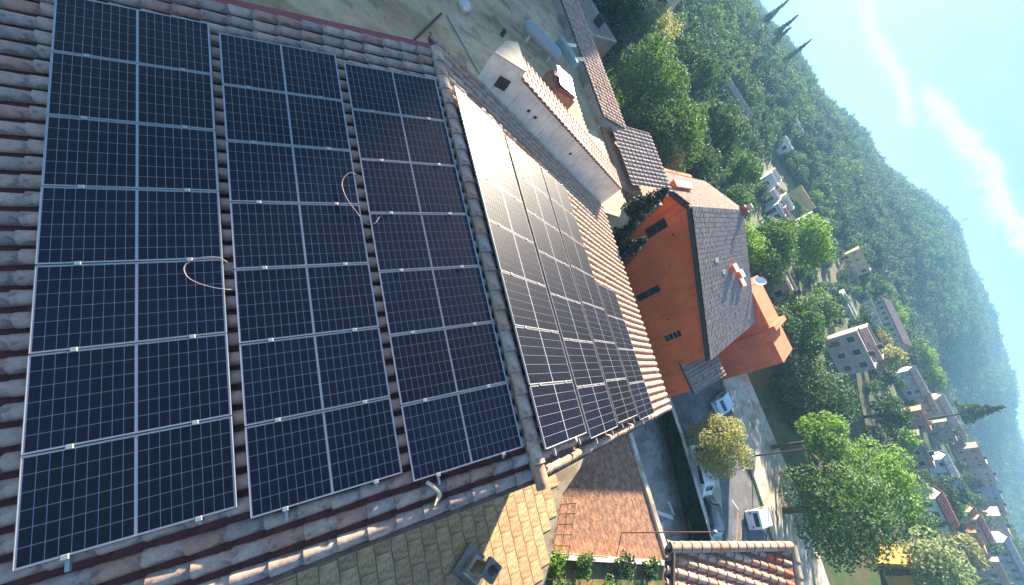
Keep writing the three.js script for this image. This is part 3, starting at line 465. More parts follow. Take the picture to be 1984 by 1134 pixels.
// ------------------------------------------------------------------ cars
function car(label, x, z, turn, paint, pickup) {
  const c = thing('parked_car', label, 'car', V3(x, -12.6, z), 'cars on the street', turn); c.scale.setScalar(0.9);
  const prof = new THREE.Shape(); (pickup ? [[-2.1, 0.35], [2.1, 0.35], [2.15, 0.8], [1.1, 1.0], [0.6, 1.55], [-1.9, 1.58], [-2.1, 0.9]] : [[-2.1, 0.3], [2.1, 0.3], [2.15, 0.72], [1.25, 0.92], [0.55, 1.42], [-1.1, 1.45], [-1.9, 0.98], [-2.15, 0.85]]).forEach(([a, b], i) => i ? prof.lineTo(a, b) : prof.moveTo(a, b)); prof.closePath();
  const mt = new THREE.MeshPhysicalMaterial({ color: paint, roughness: 0.35, clearcoat: 1, clearcoatRoughness: 0.08 });
  const g = new THREE.ExtrudeGeometry(prof, { depth: 1.5, bevelEnabled: true, bevelThickness: 0.1, bevelSize: 0.06, bevelSegments: 2 }).translate(0, 0, -0.75).rotateY(Math.PI / 2); mesh('body', g, mt, c);
  // long axis is z now: rear at +z
  const rear = pickup ? 2.02 : 1.68;
  mesh('rear_window', box(1.2, 0.42, 0.03).rotateX(pickup ? -0.12 : -0.85).translate(0, pickup ? 1.28 : 1.27, rear - (pickup ? -0.08 : 0.1)), M.glass, c);
  mesh('windscreen', box(1.25, 0.62, 0.03).rotateX(0.8).translate(0, 1.25, -0.98), M.glass, c);
  for (const s of [-1, 1]) { mesh('side_window', box(0.03, 0.36, 1.5, s * 0.855, 1.18, 0.35), M.glass, c); mesh('tail_light', box(0.22, 0.16, 0.05, s * 0.62, 0.85, 2.2), std(lin(0.4, 0.02, 0.02), { roughness: 0.3 }), c); mesh('headlight', box(0.3, 0.14, 0.05, s * 0.55, 0.68, -2.2), M.alu, c); }
  for (const sx of [-1, 1]) for (const sz of [-1.3, 1.3]) { const w = mesh('wheel', cyl(0.32, 0.32, 0.2, 0, 0, 0, 18).rotateZ(Math.PI / 2), M.dark, c); w.position.set(sx * 0.76, 0.32, sz); mesh('rim', cyl(0.19, 0.19, 0.21, 0, 0, 0, 14).rotateZ(Math.PI / 2), M.alu, w); }
  mesh('bumper', new RoundedBoxGeometry(1.62, 0.2, 0.16, 2, 0.05).translate(0, 0.45, 2.2), mt, c);
}
car('white car seen from behind on the road beside the pale pavement', 21.6, -32.0, -0.25, lin(0.62, 0.63, 0.63), true);
car('white car half hidden behind the ochre street wall', 15.1, -24.6, 1.35, lin(0.72, 0.72, 0.72));
car('dark blue car behind the ochre street wall beside the median', 18.2, -23.9, 1.15, lin(0.025, 0.035, 0.07));
car('pale car parked in the shadow of the orange house', 10.9, -33.4, 0.2, lin(0.5, 0.6, 0.66));

// ------------------------------------------------------------------ the orange house
{
  const k = 1.238, fy = y => 5.357 - (5.357 - y) * k + 12.6;   // heights over the street
  const h = thing('orange_house', 'vivid orange gable house with brown tiled roof across the yard', 'house', V3(2.789, -12.6, -21.023), null, 12 * R);
  const A = [-6.03, fy(-1.39)], L0 = [-10.3, fy(-2.93)], T = [-11.81, fy(-3.54)], Rr = [4.05, fy(-4.25)], D = 12.8;
  // front wall with window openings
  const s = new THREE.Shape(); s.moveTo(T[0], 0); s.lineTo(Rr[0], 0); s.lineTo(Rr[0], Rr[1]); s.lineTo(A[0], A[1]); s.lineTo(L0[0], L0[1]); s.lineTo(L0[0], T[1] + 0.15); s.lineTo(T[0], T[1] + 0.15); s.closePath();
  const wins = [[-6.52, -5.74, fy(-4.52), fy(-3.01)], [-2.37, -1.82, fy(-7.0), fy(-5.2)], [1.46, 1.94, fy(-6.4), fy(-5.2)]];
  for (const [a, b, c, d] of wins) { const p = new THREE.Path(); p.moveTo(a, c); p.lineTo(a, d); p.lineTo(b, d); p.lineTo(b, c); p.closePath(); s.holes.push(p); }
  mesh('front_wall', boxUV(new THREE.ExtrudeGeometry(s, { depth: 0.3, bevelEnabled: false }).translate(0, 0, -0.3)), M.orange, h);
  mesh('side_wall', boxUV(merge([bbox(Rr[0] - 0.3, Rr[0] - 0.002, 0, Rr[1] - 0.05, -D, -0.3), bbox(T[0], T[0] + 0.3, 0, T[1], -D, -0.3)])), M.orange, h);
  wins.forEach(([a, b, c, d], i) => { const f = mesh('window', boxUV(merge([bbox(a, a + 0.06, c, d, -0.22, -0.12), bbox(b - 0.06, b, c, d, -0.22, -0.12), bbox(a, b, d - 0.06, d, -0.22, -0.12), bbox(a, b, c, c + 0.06, -0.22, -0.12), bbox(a, b, (c + d) / 2 - 0.03, (c + d) / 2 + 0.03, -0.21, -0.13)])), M.darkWood, h); mesh('pane', bbox(a + 0.06, b - 0.06, c + 0.06, (c + d) / 2 - 0.03, -0.19, -0.17), M.glass, f); mesh('pane', bbox(a + 0.06, b - 0.06, (c + d) / 2 + 0.03, d - 0.06, -0.19, -0.17), M.glass, f); if (i === 2) for (let q = 1; q < 4; q++) mesh('glazing_bar', bbox(a, b, c + (d - c) * q / 4 - 0.03, c + (d - c) * q / 4 + 0.03, -0.12, -0.08), M.alu, f); });
  for (const [x, y] of [[-5.0, fy(-2.95)], [-6.2, fy(-4.7)], [0.35, fy(-5.6)]]) mesh('wall_vent', box(0.12, 0.16, 0.1, x, y, 0.04), M.dark, h);
  mesh('string_course', box(3.6, 0.06, 0.08, 4.3, fy(-7.02), 0.03), M.orangeDeep, h);
  // roofs
  const vA = V3(A[0], A[1] + 0.12, 0), ridgeB = V3(A[0], A[1] + 0.12, -D);
  const eR = V3(Rr[0] + 0.25, Rr[1] + 0.05, 0), dR = eR.clone().sub(vA), LR = dR.length(), eL = V3(L0[0] - 0.1, L0[1] + 0.1, 0), dL = eL.clone().sub(vA), LL = dL.length();
  const r1 = mesh('roof_deck', boxUV(poly([V3(A[0], A[1] + 0.04, 0.25), V3(eR.x, eR.y - 0.08, 0.25), V3(eR.x, eR.y - 0.08, -D), V3(A[0], A[1] + 0.04, -D)], 0.14)), M.deck, h);
  stuff(mesh('roof_tiles', barrelSheet(vA.clone().setZ(0.22), V3(0, 0, -1), dR.clone().normalize(), D + 0.2, LR, 0.3, 0.36, 14), M.tile[1], r1));
  const r2 = mesh('roof_deck', boxUV(poly([V3(A[0], A[1] + 0.04, 0.25), V3(eL.x, eL.y - 0.08, 0.25), V3(eL.x, eL.y - 0.08, -D), V3(A[0], A[1] + 0.04, -D)].reverse(), 0.14)), M.deck, h);
  stuff(mesh('roof_tiles', barrelSheet(vA.clone().setZ(-D), V3(0, 0, 1), dL.clone().normalize(), D + 0.2, LL, 0.3, 0.36, 15), M.tileWarm[2], r2));
  for (let i = 0; i < 31; i++) { const o = mesh('ridge_tile', capGeo, M.tileWarm[i % 5], h); o.position.set(A[0], A[1] + 0.06, 0.2 - i * 0.42); }
  mesh('barge_board', boxUV(merge([poly([V3(A[0], A[1] + 0.02, 0.3), V3(A[0], A[1] - 0.2, 0.3), V3(eR.x, eR.y - 0.3, 0.3), V3(eR.x, eR.y - 0.08, 0.3)], 0.06), poly([V3(A[0], A[1] + 0.02, 0.3), V3(eL.x, eL.y - 0.08, 0.3), V3(eL.x, eL.y - 0.34, 0.3), V3(A[0], A[1] - 0.24, 0.3)], 0.06)])), M.dark, h);
  const on = (u, w, rgt) => V3(u, rgt ? lerp(vA.y, eR.y, (u - vA.x) / (eR.x - vA.x)) : lerp(vA.y, eL.y, (u - vA.x) / (eL.x - vA.x)), -w);
  // orange upstand walls crossing the lit slope
  const up = (u0, u1, w0, w1, hh) => { const a = on(u0, w0, 0), b = on(u1, w0, 0); mesh('upstand', boxUV(bbox(Math.min(u0, u1), Math.max(u0, u1), Math.min(a.y, b.y) - 0.2, Math.max(a.y, b.y) + hh, -w1, -w0)), M.orange, h); mesh('upstand_cap', boxUV(bbox(Math.min(u0, u1) - 0.05, Math.max(u0, u1) + 0.05, Math.max(a.y, b.y) + hh, Math.max(a.y, b.y) + hh + 0.08, -w1 - 0.05, -w0 + 0.05)), M.tileWarm[2], h); };
  up(-8.0, -8.5, 0.5, 3.6, 0.35); up(-9.5, -9.9, 0.4, 1.4, 0.3);
  // chimneys, skylights, dish
  const chim = (u, w, hh, rgt) => { const p = on(u, w, rgt), c = mesh('chimney', boxUV(bbox(u - 0.28, u + 0.28, p.y - 0.3, p.y + hh, p.z - 0.4, p.z + 0.4)), M.orange, h); mesh('chimney_cap', boxUV(bbox(u - 0.36, u + 0.36, p.y + hh, p.y + hh + 0.09, p.z - 0.48, p.z + 0.48)), M.white, c); };
  chim(-1.15, 6.9, 0.5, 1); chim(-0.55, 8.6, 0.45, 1); chim(0.2, 9.2, 0.3, 1);
  const p = on(-5.7, 12.2, 1); const rc = mesh('chimney', boxUV(bbox(-6.3, -5.5, p.y - 0.4, p.y + 0.6, -12.7, -11.9)), M.redPaint, h); mesh('cowl', cyl(0.25, 0.2, 0.5, -5.9, p.y + 0.85, -12.3), M.alu, rc);
  for (const [u, w] of [[-2.2, 3.4], [-1.2, 4.8]]) { const q = on(u, w, 1), sk = mesh('skylight', box(0.35, 0.06, 0.7), M.alu, h); sk.position.copy(q).y += 0.14; sk.rotation.z = -Math.atan2(vA.y - eR.y, eR.x - vA.x); }
  // higher block behind, with flat top
  mesh('rear_block', boxUV(bbox(0.2, 5.5, 0, fy(-3.35), -17.5, -12.95)), M.orangeDeep, h);
  mesh('rear_block', boxUV(bbox(5.5, 8.9, 0, fy(-3.55), -17.8, -12.75)), M.orangeDeep, h);
  mesh('parapet_cap', boxUV(bbox(5.25, 5.75, fy(-3.6), fy(-2.95), -17.9, -12.65)), M.orangeDeep, h);
  // lean-to on the right
  const sR = new THREE.Shape(); mesh('lean_to_wall', boxUV(merge([bbox(Rr[0] + 0.002, 6.1, 0, fy(-6.05), -3.6, -0.004), bbox(3.75, 6.1, 0, fy(-6.1), -0.006, 0.05)])), M.orange, h);
  const la = V3(3.75, fy(-6.05), 0.3), lb = V3(6.35, fy(-6.05), 0.3), ld = V3(0, 1.5, -3.6).normalize();
  mesh('lean_to_roof', boxUV(poly([la, lb, lb.clone().addScaledVector(ld, 3.7), la.clone().addScaledVector(ld, 3.7)], 0.12)), M.deck, h);
  stuff(mesh('lean_to_tiles', barrelSheet(la.clone().addScaledVector(ld, 3.75).add(V3(0, 0.02, 0)), V3(1, 0, 0), ld.clone().negate(), 2.6, 3.75, 0.3, 0.36, 19), M.tile[3], h));
  const dsh = new THREE.Vector3(0.9, fy(-3.35) + 12.6 - 12.6, -13.6).applyAxisAngle(V3(0, 1, 0), 12 * R).add(h.position);
  const ds = thing('satellite_dish', 'white satellite dish on the rear block of the orange house', 'satellite dish', dsh); mesh('mast', cyl(0.04, 0.04, 0.8, 0, 0.4, 0, 8), M.steel, ds);
  const dg = new THREE.LatheGeometry([[0.001, 0], [0.25, 0.03], [0.45, 0.1], [0.6, 0.2]].map(a => new THREE.Vector2(...a)), 20); const dm = mesh('reflector', dg, new THREE.MeshStandardMaterial({ color: lin(0.75, 0.75, 0.75), roughness: 0.5, side: THREE.DoubleSide }), ds); dm.rotation.set(0.7, 0, 0.5); dm.position.set(0, 0.85, 0); mesh('feed_arm', bar(V3(0, 0.85, 0), V3(-0.3, 1.35, 0.35), 0.02, 6), M.steel, ds);
  const tw = V3(T[0] + 0.4, T[1] + 0.15, -0.15); mesh('wall_cap', boxUV(bbox(T[0] + 0.02, L0[0] - 0.02, T[1] + 0.15, T[1] + 0.3, -0.32, 0.03)), M.white, h);
}

// ------------------------------------------------------------------ houses over the valley
const HOUSES = [
  [-45.8, -47.6, 9, 7, 4.5, 0.3, "gable", "cream", "brown", "beige house half buried in the trees at the far left"],
  [-31.8, -25.6, 7, 6, 5, 0.5, "flat", "cream", "grey", "pale house corner behind the brown parapet at the top edge"],
  [-54.2, -90.7, 11, 4, 3.2, 0.9, "gable", "grey", "grey", "long grey shed roof alone on the wooded left slope"],
  [-66.6, -148.2, 7, 6, 4, 0.4, "gable", "white", "white", "bright white cottage high on the wooded hillside"],
  [-51.4, -122.3, 4, 4, 3, 0.2, "flat", "white", "grey", "small white square house below the high cottage"],
  [-31.4, -91.8, 3.2, 3, 3, 0.5, "flat", "white", "grey", "white block house, leftmost of the white hillside cluster"],
  [-33.2, -95.3, 3.4, 3, 3.2, 0.5, "flat", "pale", "grey", "pale grey block house at the back of the white hillside cluster"],
  [-29.1, -94.8, 3.2, 3, 2.6, 0.5, "gable", "white", "red", "little white house with red roof inside the hillside cluster"],
  [-26.7, -89.3, 3, 3, 2.6, 0.5, "flat", "white", "grey", "white box house in the middle of the hillside cluster"],
  [-25.4, -94.0, 4, 3, 3.6, 0.5, "flat", "pale", "grey", "taller grey white house on the right of the hillside cluster"],
  [-22.5, -87.6, 3.4, 3.4, 2.6, 0.5, "flat", "white", "grey", "white box house with blue grey yard below the hillside cluster"],
  [-21.2, -91.2, 5, 3, 3, 0.5, "flat", "pink", "grey", "pinkish long house at the foot of the hillside cluster"],
  [-32.3, -119.1, 9, 1.2, 2.4, 1.0, "flat", "yellow", "grey", "narrow yellow wall house on the bank above the cluster"],
  [-22.9, -109.4, 4, 3.5, 3.6, 0.4, "flat", "pale", "grey", "solitary grey white house right of the hillside cluster"],
  [-21.5, -113.9, 4, 3, 2.6, 0.4, "flat", "yellow", "grey", "small yellow house beside the solitary grey white one"],
  [-1.9, -64.9, 6, 5, 3.2, 0.2, "flat", "sand", "sand", "sandy flat roofed house among trees behind the orange house"],
  [-13.4, -144.0, 8, 6, 5, 0.3, "flat", "yellow", "grey", "yellow ochre two storey house at the foot of the big hill"],
  [-9.3, -134.5, 7, 3, 2.8, 0.7, "gable", "pink", "brown", "long pink house below the yellow ochre one"],
  [11.0, -83.5, 7.5, 5, 5.0, 0.15, "flat", "lilac", "grey", "grey lilac flat roofed house with dark window rows behind the trees"],
  [10.6, -91.6, 7, 5, 5, 0.15, "flat", "lilac", "grey", "second lilac grey house stepped behind the window row house"],
  [8.8, -147.6, 17, 6, 4.2, -0.55, "gable", "grey", "lilac", "long grey warehouse roof below the big hill"],
  [24.5, -132.6, 7, 6, 4.6, 0.1, "gable", "blue", "grey", "pale blue gabled house at the edge of the town"],
  [30.0, -133.9, 7, 5, 4.6, 0.1, "gable", "pink", "brown", "pink brown house right of the pale blue gabled one"],
  [30.5, -111.5, 5, 4, 4.4, 0.1, "flat", "brick", "brick", "brick coloured house in front of the pink brown one"],
  [37.9, -157.9, 9, 7, 6, 0.1, "gable", "pink", "lilac", "tall mauve gable house on the town crest by the dark pine"],
  [40.3, -142.1, 6, 5, 4.4, 0.1, "flat", "dark", "grey", "dark grey low house below the tall mauve gable"],
  [49.2, -181.1, 6, 5, 5, 0.1, "gable", "orange", "brown", "orange plastered house on the crest right of the pine"],
  [35.2, -104.3, 7, 4, 3.4, 0.1, "flat", "dark", "grey", "dark shaded house below the brick coloured one"],
  [44.2, -122.6, 5, 5, 4.4, 0.1, "gable", "sky", "pale", "light blue house with white gable in the middle of the town"],
  [57.9, -179.0, 7, 5, 6, 0.1, "flat", "brown", "brick", "brown terrace house with dark windows on the crest"],
  [65.6, -187.2, 7, 5, 6.4, 0.1, "flat", "lilac", "brown", "lilac terrace house on the crest, left of the blue fronted one"],
  [72.5, -190.2, 7, 5, 6, 0.1, "flat", "blue", "brown", "blue fronted terrace house on the crest"],
  [77.3, -191.8, 7, 5, 5.6, 0.1, "flat", "pink", "brick", "pink terrace house on the crest, right of the blue fronted one"],
  [45.5, -99.1, 6, 5, 4.2, 0.1, "gable", "white", "red", "white house with red tiled roof above the huge tree"],
  [61.0, -136.0, 4, 4, 3.2, 0.1, "gable", "yellow", "red", "small yellow house with red roof in the town gardens"],
  [63.4, -135.0, 6, 4, 4, 0.1, "gable", "pink", "brick", "pinkish brick roof house on the town slope"],
  [76.9, -172.7, 7, 6, 5, 0.1, "flat", "lilac", "grey", "grey house with square dark windows near the right edge"],
  [60.1, -120.2, 5, 4, 3.2, 0.1, "flat", "orange", "yellow", "bright orange yellow cube house in the town gardens"],
  [80.2, -155.1, 13, 6, 6, 0.1, "gable", "blue", "blue", "big blue grey hall with red roof edge at the right edge"],
  [73.4, -130.7, 9, 2, 4, 0.1, "flat", "pink", "pink", "pink boundary house wall at the lower right corner"],
  [40.6, -63.2, 5, 4, 3.4, 0.2, "flat", "amber", "grey", "amber orange house glimpsed between the huge tree and the pale tree"],
  [50.3, -129.1, 4, 4, 3, 0.1, "gable", "pale", "blue", "small pale house with blue roof below the light blue house"]
];
// ------------------------------------------------------------------ trees
function leafGeo(lobes, n, size, seed, droop = 0) { // many small folded leaf faces spread through the lobes
  const rnd = rng(seed), pos = [], nor = [], idx = [], o = V3(), nn = V3(), t1 = V3(), t2 = V3(); let tot = 0; const acc = lobes.map(l => (tot += l[3] * l[4]));
  for (let k = 0; k < n; k++) {
    const q = rnd() * tot; let li = 0; while (acc[li] < q) li++; const [lx, ly, lz, rx, ry] = lobes[li];
    const u = rnd() * 2 - 1, a = rnd() * 6.2832, s = Math.sqrt(1 - u * u), rad = rnd() < 0.75 ? 0.82 + rnd() * 0.24 : 0.35 + rnd() * 0.5;
    o.set(s * Math.cos(a), u, s * Math.sin(a)); nn.copy(o); o.set(lx + o.x * rx * rad, ly + o.y * ry * rad, lz + o.z * rx * rad);
    nn.x += (rnd() - 0.5) * 1.5; nn.y += (rnd() - 0.5) * 1.5 + 0.25; nn.z += (rnd() - 0.5) * 1.5; nn.normalize();
    t1.set(rnd() - 0.5, rnd() - 0.5 - droop, rnd() - 0.5).cross(nn).normalize(); t2.copy(nn).cross(t1);
    const w = size * (0.5 + rnd() * 0.6), hh = size * (0.8 + rnd() * 0.9), b = pos.length / 3, f = size * 0.25;
    for (const [c, d, e] of [[0, -hh / 2, 0], [-w / 2, 0, f], [w / 2, 0, f], [0, hh / 2, 0]]) { pos.push(o.x + t1.x * c + t2.x * d - nn.x * e, o.y + t1.y * c + t2.y * d - nn.y * e, o.z + t1.z * c + t2.z * d - nn.z * e); nor.push(nn.x, nn.y, nn.z); }
    idx.push(b, b + 2, b + 1, b + 1, b + 2, b + 3);
  }
  const g = new THREE.BufferGeometry(); g.setAttribute('position', new THREE.Float32BufferAttribute(pos, 3)); g.setAttribute('normal', new THREE.Float32BufferAttribute(nor, 3)); g.setIndex(idx); return g;
}
function roundLobes(r, h, seed) { const rnd = rng(seed), L = [], n = 9 + Math.floor(r * 2.4); for (let i = 0; i < n; i++) { const u = -0.75 + 1.65 * (i + 0.5) / n, a = i * 2.4 + rnd() * 0.9, s = Math.sqrt(Math.max(0.05, 1 - u * u)) * (0.58 + rnd() * 0.2), lr = r * (0.30 + rnd() * 0.17); L.push([Math.cos(a) * s * r, u * h * 0.72, Math.sin(a) * s * r, lr, lr * 0.85]); } L.push([0, 0, 0, r * 0.55, h * 0.6]); return L; }
function coneLobes(r, h, seed) { const rnd = rng(seed), L = []; for (let i = 0; i < 16; i++) { const t = i / 15, rr = r * (1 - t) * 0.75 + 0.15; for (let k = 0; k < 4; k++) { const a = k * 1.571 + i * 0.8 + rnd(); L.push([Math.cos(a) * rr * 0.7, lerp(-h, h, t), Math.sin(a) * rr * 0.7, rr * 0.55 + 0.1, 0.28 * h / 5 + 0.08]); } } return L; }
function trunkGeo(base, mid, r, lobes, seed) {
  const rnd = rng(seed), list = [bar(V3(0, base, 0), V3((rnd() - 0.5) * r, mid * 0.2, (rnd() - 0.5) * r), r, 9, r * 0.6)];
  for (let i = 0; i < Math.min(6, lobes.length); i++) { const l = lobes[(i * 2 + 1) % lobes.length]; list.push(bar(V3(0, lerp(base, 0, 0.75), 0), V3(l[0] * 0.8, l[1] * 0.8, l[2] * 0.8), r * 0.45, 6, r * 0.15)); }
  return boxUV(merge(list));
}
function tree(x, y, z, r, hh, kind, form, label, seed) {
  const gy = land(x, z), name = form === 'cone' ? 'pine_tree' : form === 'spiky' ? 'dark_tree' : 'leafy_tree';
  const t = thing(name, label, 'tree', V3(x, y, z), 'trees standing apart'), base = gy - y - 0.1;
  const dist = Math.hypot(x - CAM.x, z - CAM.z), size = clamp(dist * 0.0058, 0.16, 0.62);
  const lobes = form === 'round' ? roundLobes(r, hh, seed) : coneLobes(r, hh, seed);
  const area = form === 'round' ? 12.5 * r * Math.max(r, hh) : 9 * r * hh;
  const n = Math.min(9000, Math.round(area * (form === 'round' ? 1.25 : 2) / (size * size * 0.55)));
  mesh('trunk', trunkGeo(base, form === 'round' ? 0 : hh, clamp(r * 0.09, 0.12, 0.4), form === 'round' ? lobes : [], seed + 1), M.trunk, t);
  mesh('crown', leafGeo(lobes, n, size, seed + 2), M.leaf[kind], t);
}
const TREES = [
  [14.3, -9.7, -53.3, 5.6, 6.6, "deep", "round", "tall dark green tree in front of the pavement, beside the orange house"],
  [17.8, -6.8, -42.6, 2.8, 3.2, "fresh", "round", "bright light green tree tucked between the two big dark trees"],
  [23.5, -7.2, -39.0, 5.2, 5.4, "mid", "round", "huge round tree standing over the car with its lower side in shade"],
  [23.7, -4.8, -47.3, 4.2, 4.4, "fresh", "round", "broad sunlit green tree behind the huge round tree"],
  [39.4, -5.3, -60.5, 4.6, 4.0, "pale", "round", "pale silvery green tree at the lower right corner"],
  [13.6, -9.7, -25.1, 2.7, 2.6, "olive", "round", "yellow green street tree growing out of the median"],
  [-25.1, -6.4, -32.9, 4.8, 4.6, "mid", "round", "large bushy tree behind the brown parapet at the upper left"],
  [-35.4, -7.5, -33.8, 3.8, 4.2, "deep", "round", "dark round tree left of the street lamp at the top edge"],
  [-37.8, -6.1, -40.1, 3.4, 3.8, "olive", "round", "tree with yellowing crown right of the street lamp"],
  [-17.9, -6.3, -33.5, 4.0, 4.0, "mid", "round", "bushy green tree behind the lit roof of the orange house"],
  [-17.2, -7.7, -29.1, 3.4, 3.6, "deep", "round", "dark tree behind the red outbuilding roof"],
  [-15.2, -7.9, -31.7, 2.6, 2.8, "olive", "round", "yellowish tree rising behind the orange house gable end"],
  [-17.5, -7.6, -40.8, 3.4, 3.6, "deep", "round", "dark green tree behind the ridge chimney of the orange house"],
  [-26.1, -5.8, -52.0, 4.2, 4.2, "deep", "round", "deep green tree below the white hillside cluster, left part"],
  [-37.2, -5.6, -51.4, 4.4, 4.4, "deep", "round", "blue green tree above the large bushy one"],
  [-47.0, -7.8, -53.5, 4.2, 4.2, "deep", "round", "round tree among the wood left of the beige house"],
  [-23.2, -7.2, -62.6, 3.4, 3.6, "mid", "round", "green tree just below the white block houses"],
  [-15.8, -9.0, -54.9, 3.2, 3.4, "mid", "round", "leafy tree behind the far roof corner of the orange house"],
  [-7.4, -8.6, -49.4, 3.6, 3.2, "fresh", "round", "light green spreading tree right behind the orange roof"],
  [-8.2, -6.3, -57.4, 4.0, 3.6, "mid", "round", "spreading green tree between orange roof and yellow house"],
  [-8.2, -3.4, -67.8, 4.6, 4.0, "fresh", "round", "tall bright green tree below the big hill"],
  [-3.8, -8.0, -52.3, 3.2, 3.0, "mid", "round", "green tree left of the sandy flat roofed house"],
  [4.0, -7.3, -55.4, 4.0, 4.0, "mid", "round", "bushy tree behind the orange rear block"],
  [4.8, -8.6, -47.5, 3.0, 3.6, "deep", "round", "dark bushy tree touching the orange rear block corner"],
  [2.2, -7.3, -75.4, 3.6, 3.8, "mid", "round", "green tree with yellow top left of the swimming pool"],
  [7.0, -8.8, -61.6, 3.4, 3.6, "deep", "round", "dark tree below the lilac house"],
  [11.4, -6.0, -123.6, 3.4, 3.4, "dry", "round", "rusty brown tree between pool and warehouse"],
  [16.3, -4.2, -115.3, 3.2, 3.4, "olive", "round", "olive green tree right of the warehouse"],
  [5.8, -1.6, -160.6, 4.2, 3.0, "fresh", "round", "bright green tree behind the warehouse roof"],
  [22.0, -0.3, -173.1, 5.0, 3.4, "fresh", "round", "bright green tree on the crest above the pale blue house"],
  [29.9, -0.2, -176.3, 4.6, 3.2, "fresh", "round", "light green tree on the crest left of the pine"],
  [23.4, -5.6, -84.3, 3.4, 3.4, "deep", "round", "dark green tree below the pale blue house"],
  [30.2, -6.2, -93.1, 2.6, 2.6, "fresh", "round", "small fresh green tree beside the dark shaded house"],
  [53.1, -6.1, -128.2, 3.2, 2.8, "deep", "round", "dark round tree above the white red roofed house"],
  [53.6, -6.7, -119.5, 2.6, 2.4, "mid", "round", "clipped green tree beside the small yellow house"],
  [56.5, -6.5, -105.4, 3.2, 2.8, "olive", "round", "olive tree under the orange yellow cube house"],
  [38.3, -7.4, -74.0, 3.2, 3.0, "mid", "round", "green tree below the white house with red roof"],
  [36.9, 6.6, -142.8, 3.4, 4.4, "deep", "cone", "dark pointed pine standing alone on the town crest"],
  [-101.9, 8.7, -162.6, 1.5, 5.0, "deep", "cone", "lone pointed fir leaning on the left skyline"],
  [-113.2, 9.5, -160.8, 1.6, 4.2, "deep", "cone", "pointed fir left of the lone one on the skyline"],
  [-111.7, 6.8, -161.9, 1.4, 3.6, "deep", "cone", "short fir between the two skyline firs"],
  [-118.4, 8.9, -156.8, 1.7, 4.4, "deep", "cone", "first fir on the skyline at the top edge"],
  [-1.8, -5.1, -13.5, 2.0, 3.3, "black", "spiky", "near black spiky tree in front of the orange house wall"],
  [-0.6, -5.8, -14.7, 0.8, 1.3, "black", "spiky", "small near black shrub right of the spiky tree"]
];
TREES.forEach((a, i) => tree(...a, 900 + i * 13));


{ // shrubs in the planting bed
  const spots = [[13.75, -6.4, 0.55, 'fresh', 'bright green leafy shrub at the near end of the planting bed'], [14.5, -7.8, 0.55, 'mid', 'green shrub in the middle of the planting bed'], [15.6, -10.2, 0.65, 'deep', 'dark shrub by the white coping, middle of the bed'], [16.6, -12.1, 0.6, 'deep', 'dark shrub at the far end of the planting bed'], [14.7, -6.0, 0.7, 'deep', 'low dark spreading shrub at the bottom edge of the bed'], [16.0, -8.4, 0.75, 'mid', 'spreading green shrub at the bottom edge beside the gate roof']];
  spots.forEach(([x, z, r, k, l], i) => { const s = thing('garden_shrub', l, 'shrub', V3(x, -9.6, z), 'shrubs in the planting bed'), lb = roundLobes(r, r * 0.8, 70 + i).map(a => [a[0], a[1] + r * 0.9, a[2], a[3], a[4]]); mesh('foliage', leafGeo(lb, 420, 0.13, 80 + i), M.leaf[k], s); mesh('stem', merge([0, 1, 2].map(q => bar(V3(0, -0.05, 0), V3(Math.cos(q * 2.1) * r * 0.5, r * 1.1, Math.sin(q * 2.1) * r * 0.5), 0.018, 5))), M.trunk, s); });
}
{ // sunlit lawn strip behind the brown parapet
  const rnd = rng(66), g = leafGeo([[0, 0, 0, 1, 1]], 0, 1, 1), pos = [], nor = [], idx = [];
  for (let k = 0; k < 5200; k++) { const x = -42 + rnd() * 16, z = -40 + rnd() * 11 - (x + 34) * 0.35, y = land(x, z) - 0.05, a = rnd() * 6.28, w = 0.1, h = 0.25 + rnd() * 0.3, b = pos.length / 3; pos.push(x - w * Math.cos(a), y, z - w * Math.sin(a), x + w * Math.cos(a), y, z + w * Math.sin(a), x + (rnd() - 0.5) * 0.2, y + h, z + (rnd() - 0.5) * 0.2); for (let q = 0; q < 3; q++) nor.push(0, 1, 0); idx.push(b, b + 1, b + 2); }
  g.setAttribute('position', new THREE.Float32BufferAttribute(pos, 3)); g.setAttribute('normal', new THREE.Float32BufferAttribute(nor, 3)); g.setIndex(idx);
  const o = stuff(mesh('meadow_grass', g, leafMat([0.2, 0.34, 0.03]))); tag(o, 'bright green grass behind the brown parapet', 'grass');
}
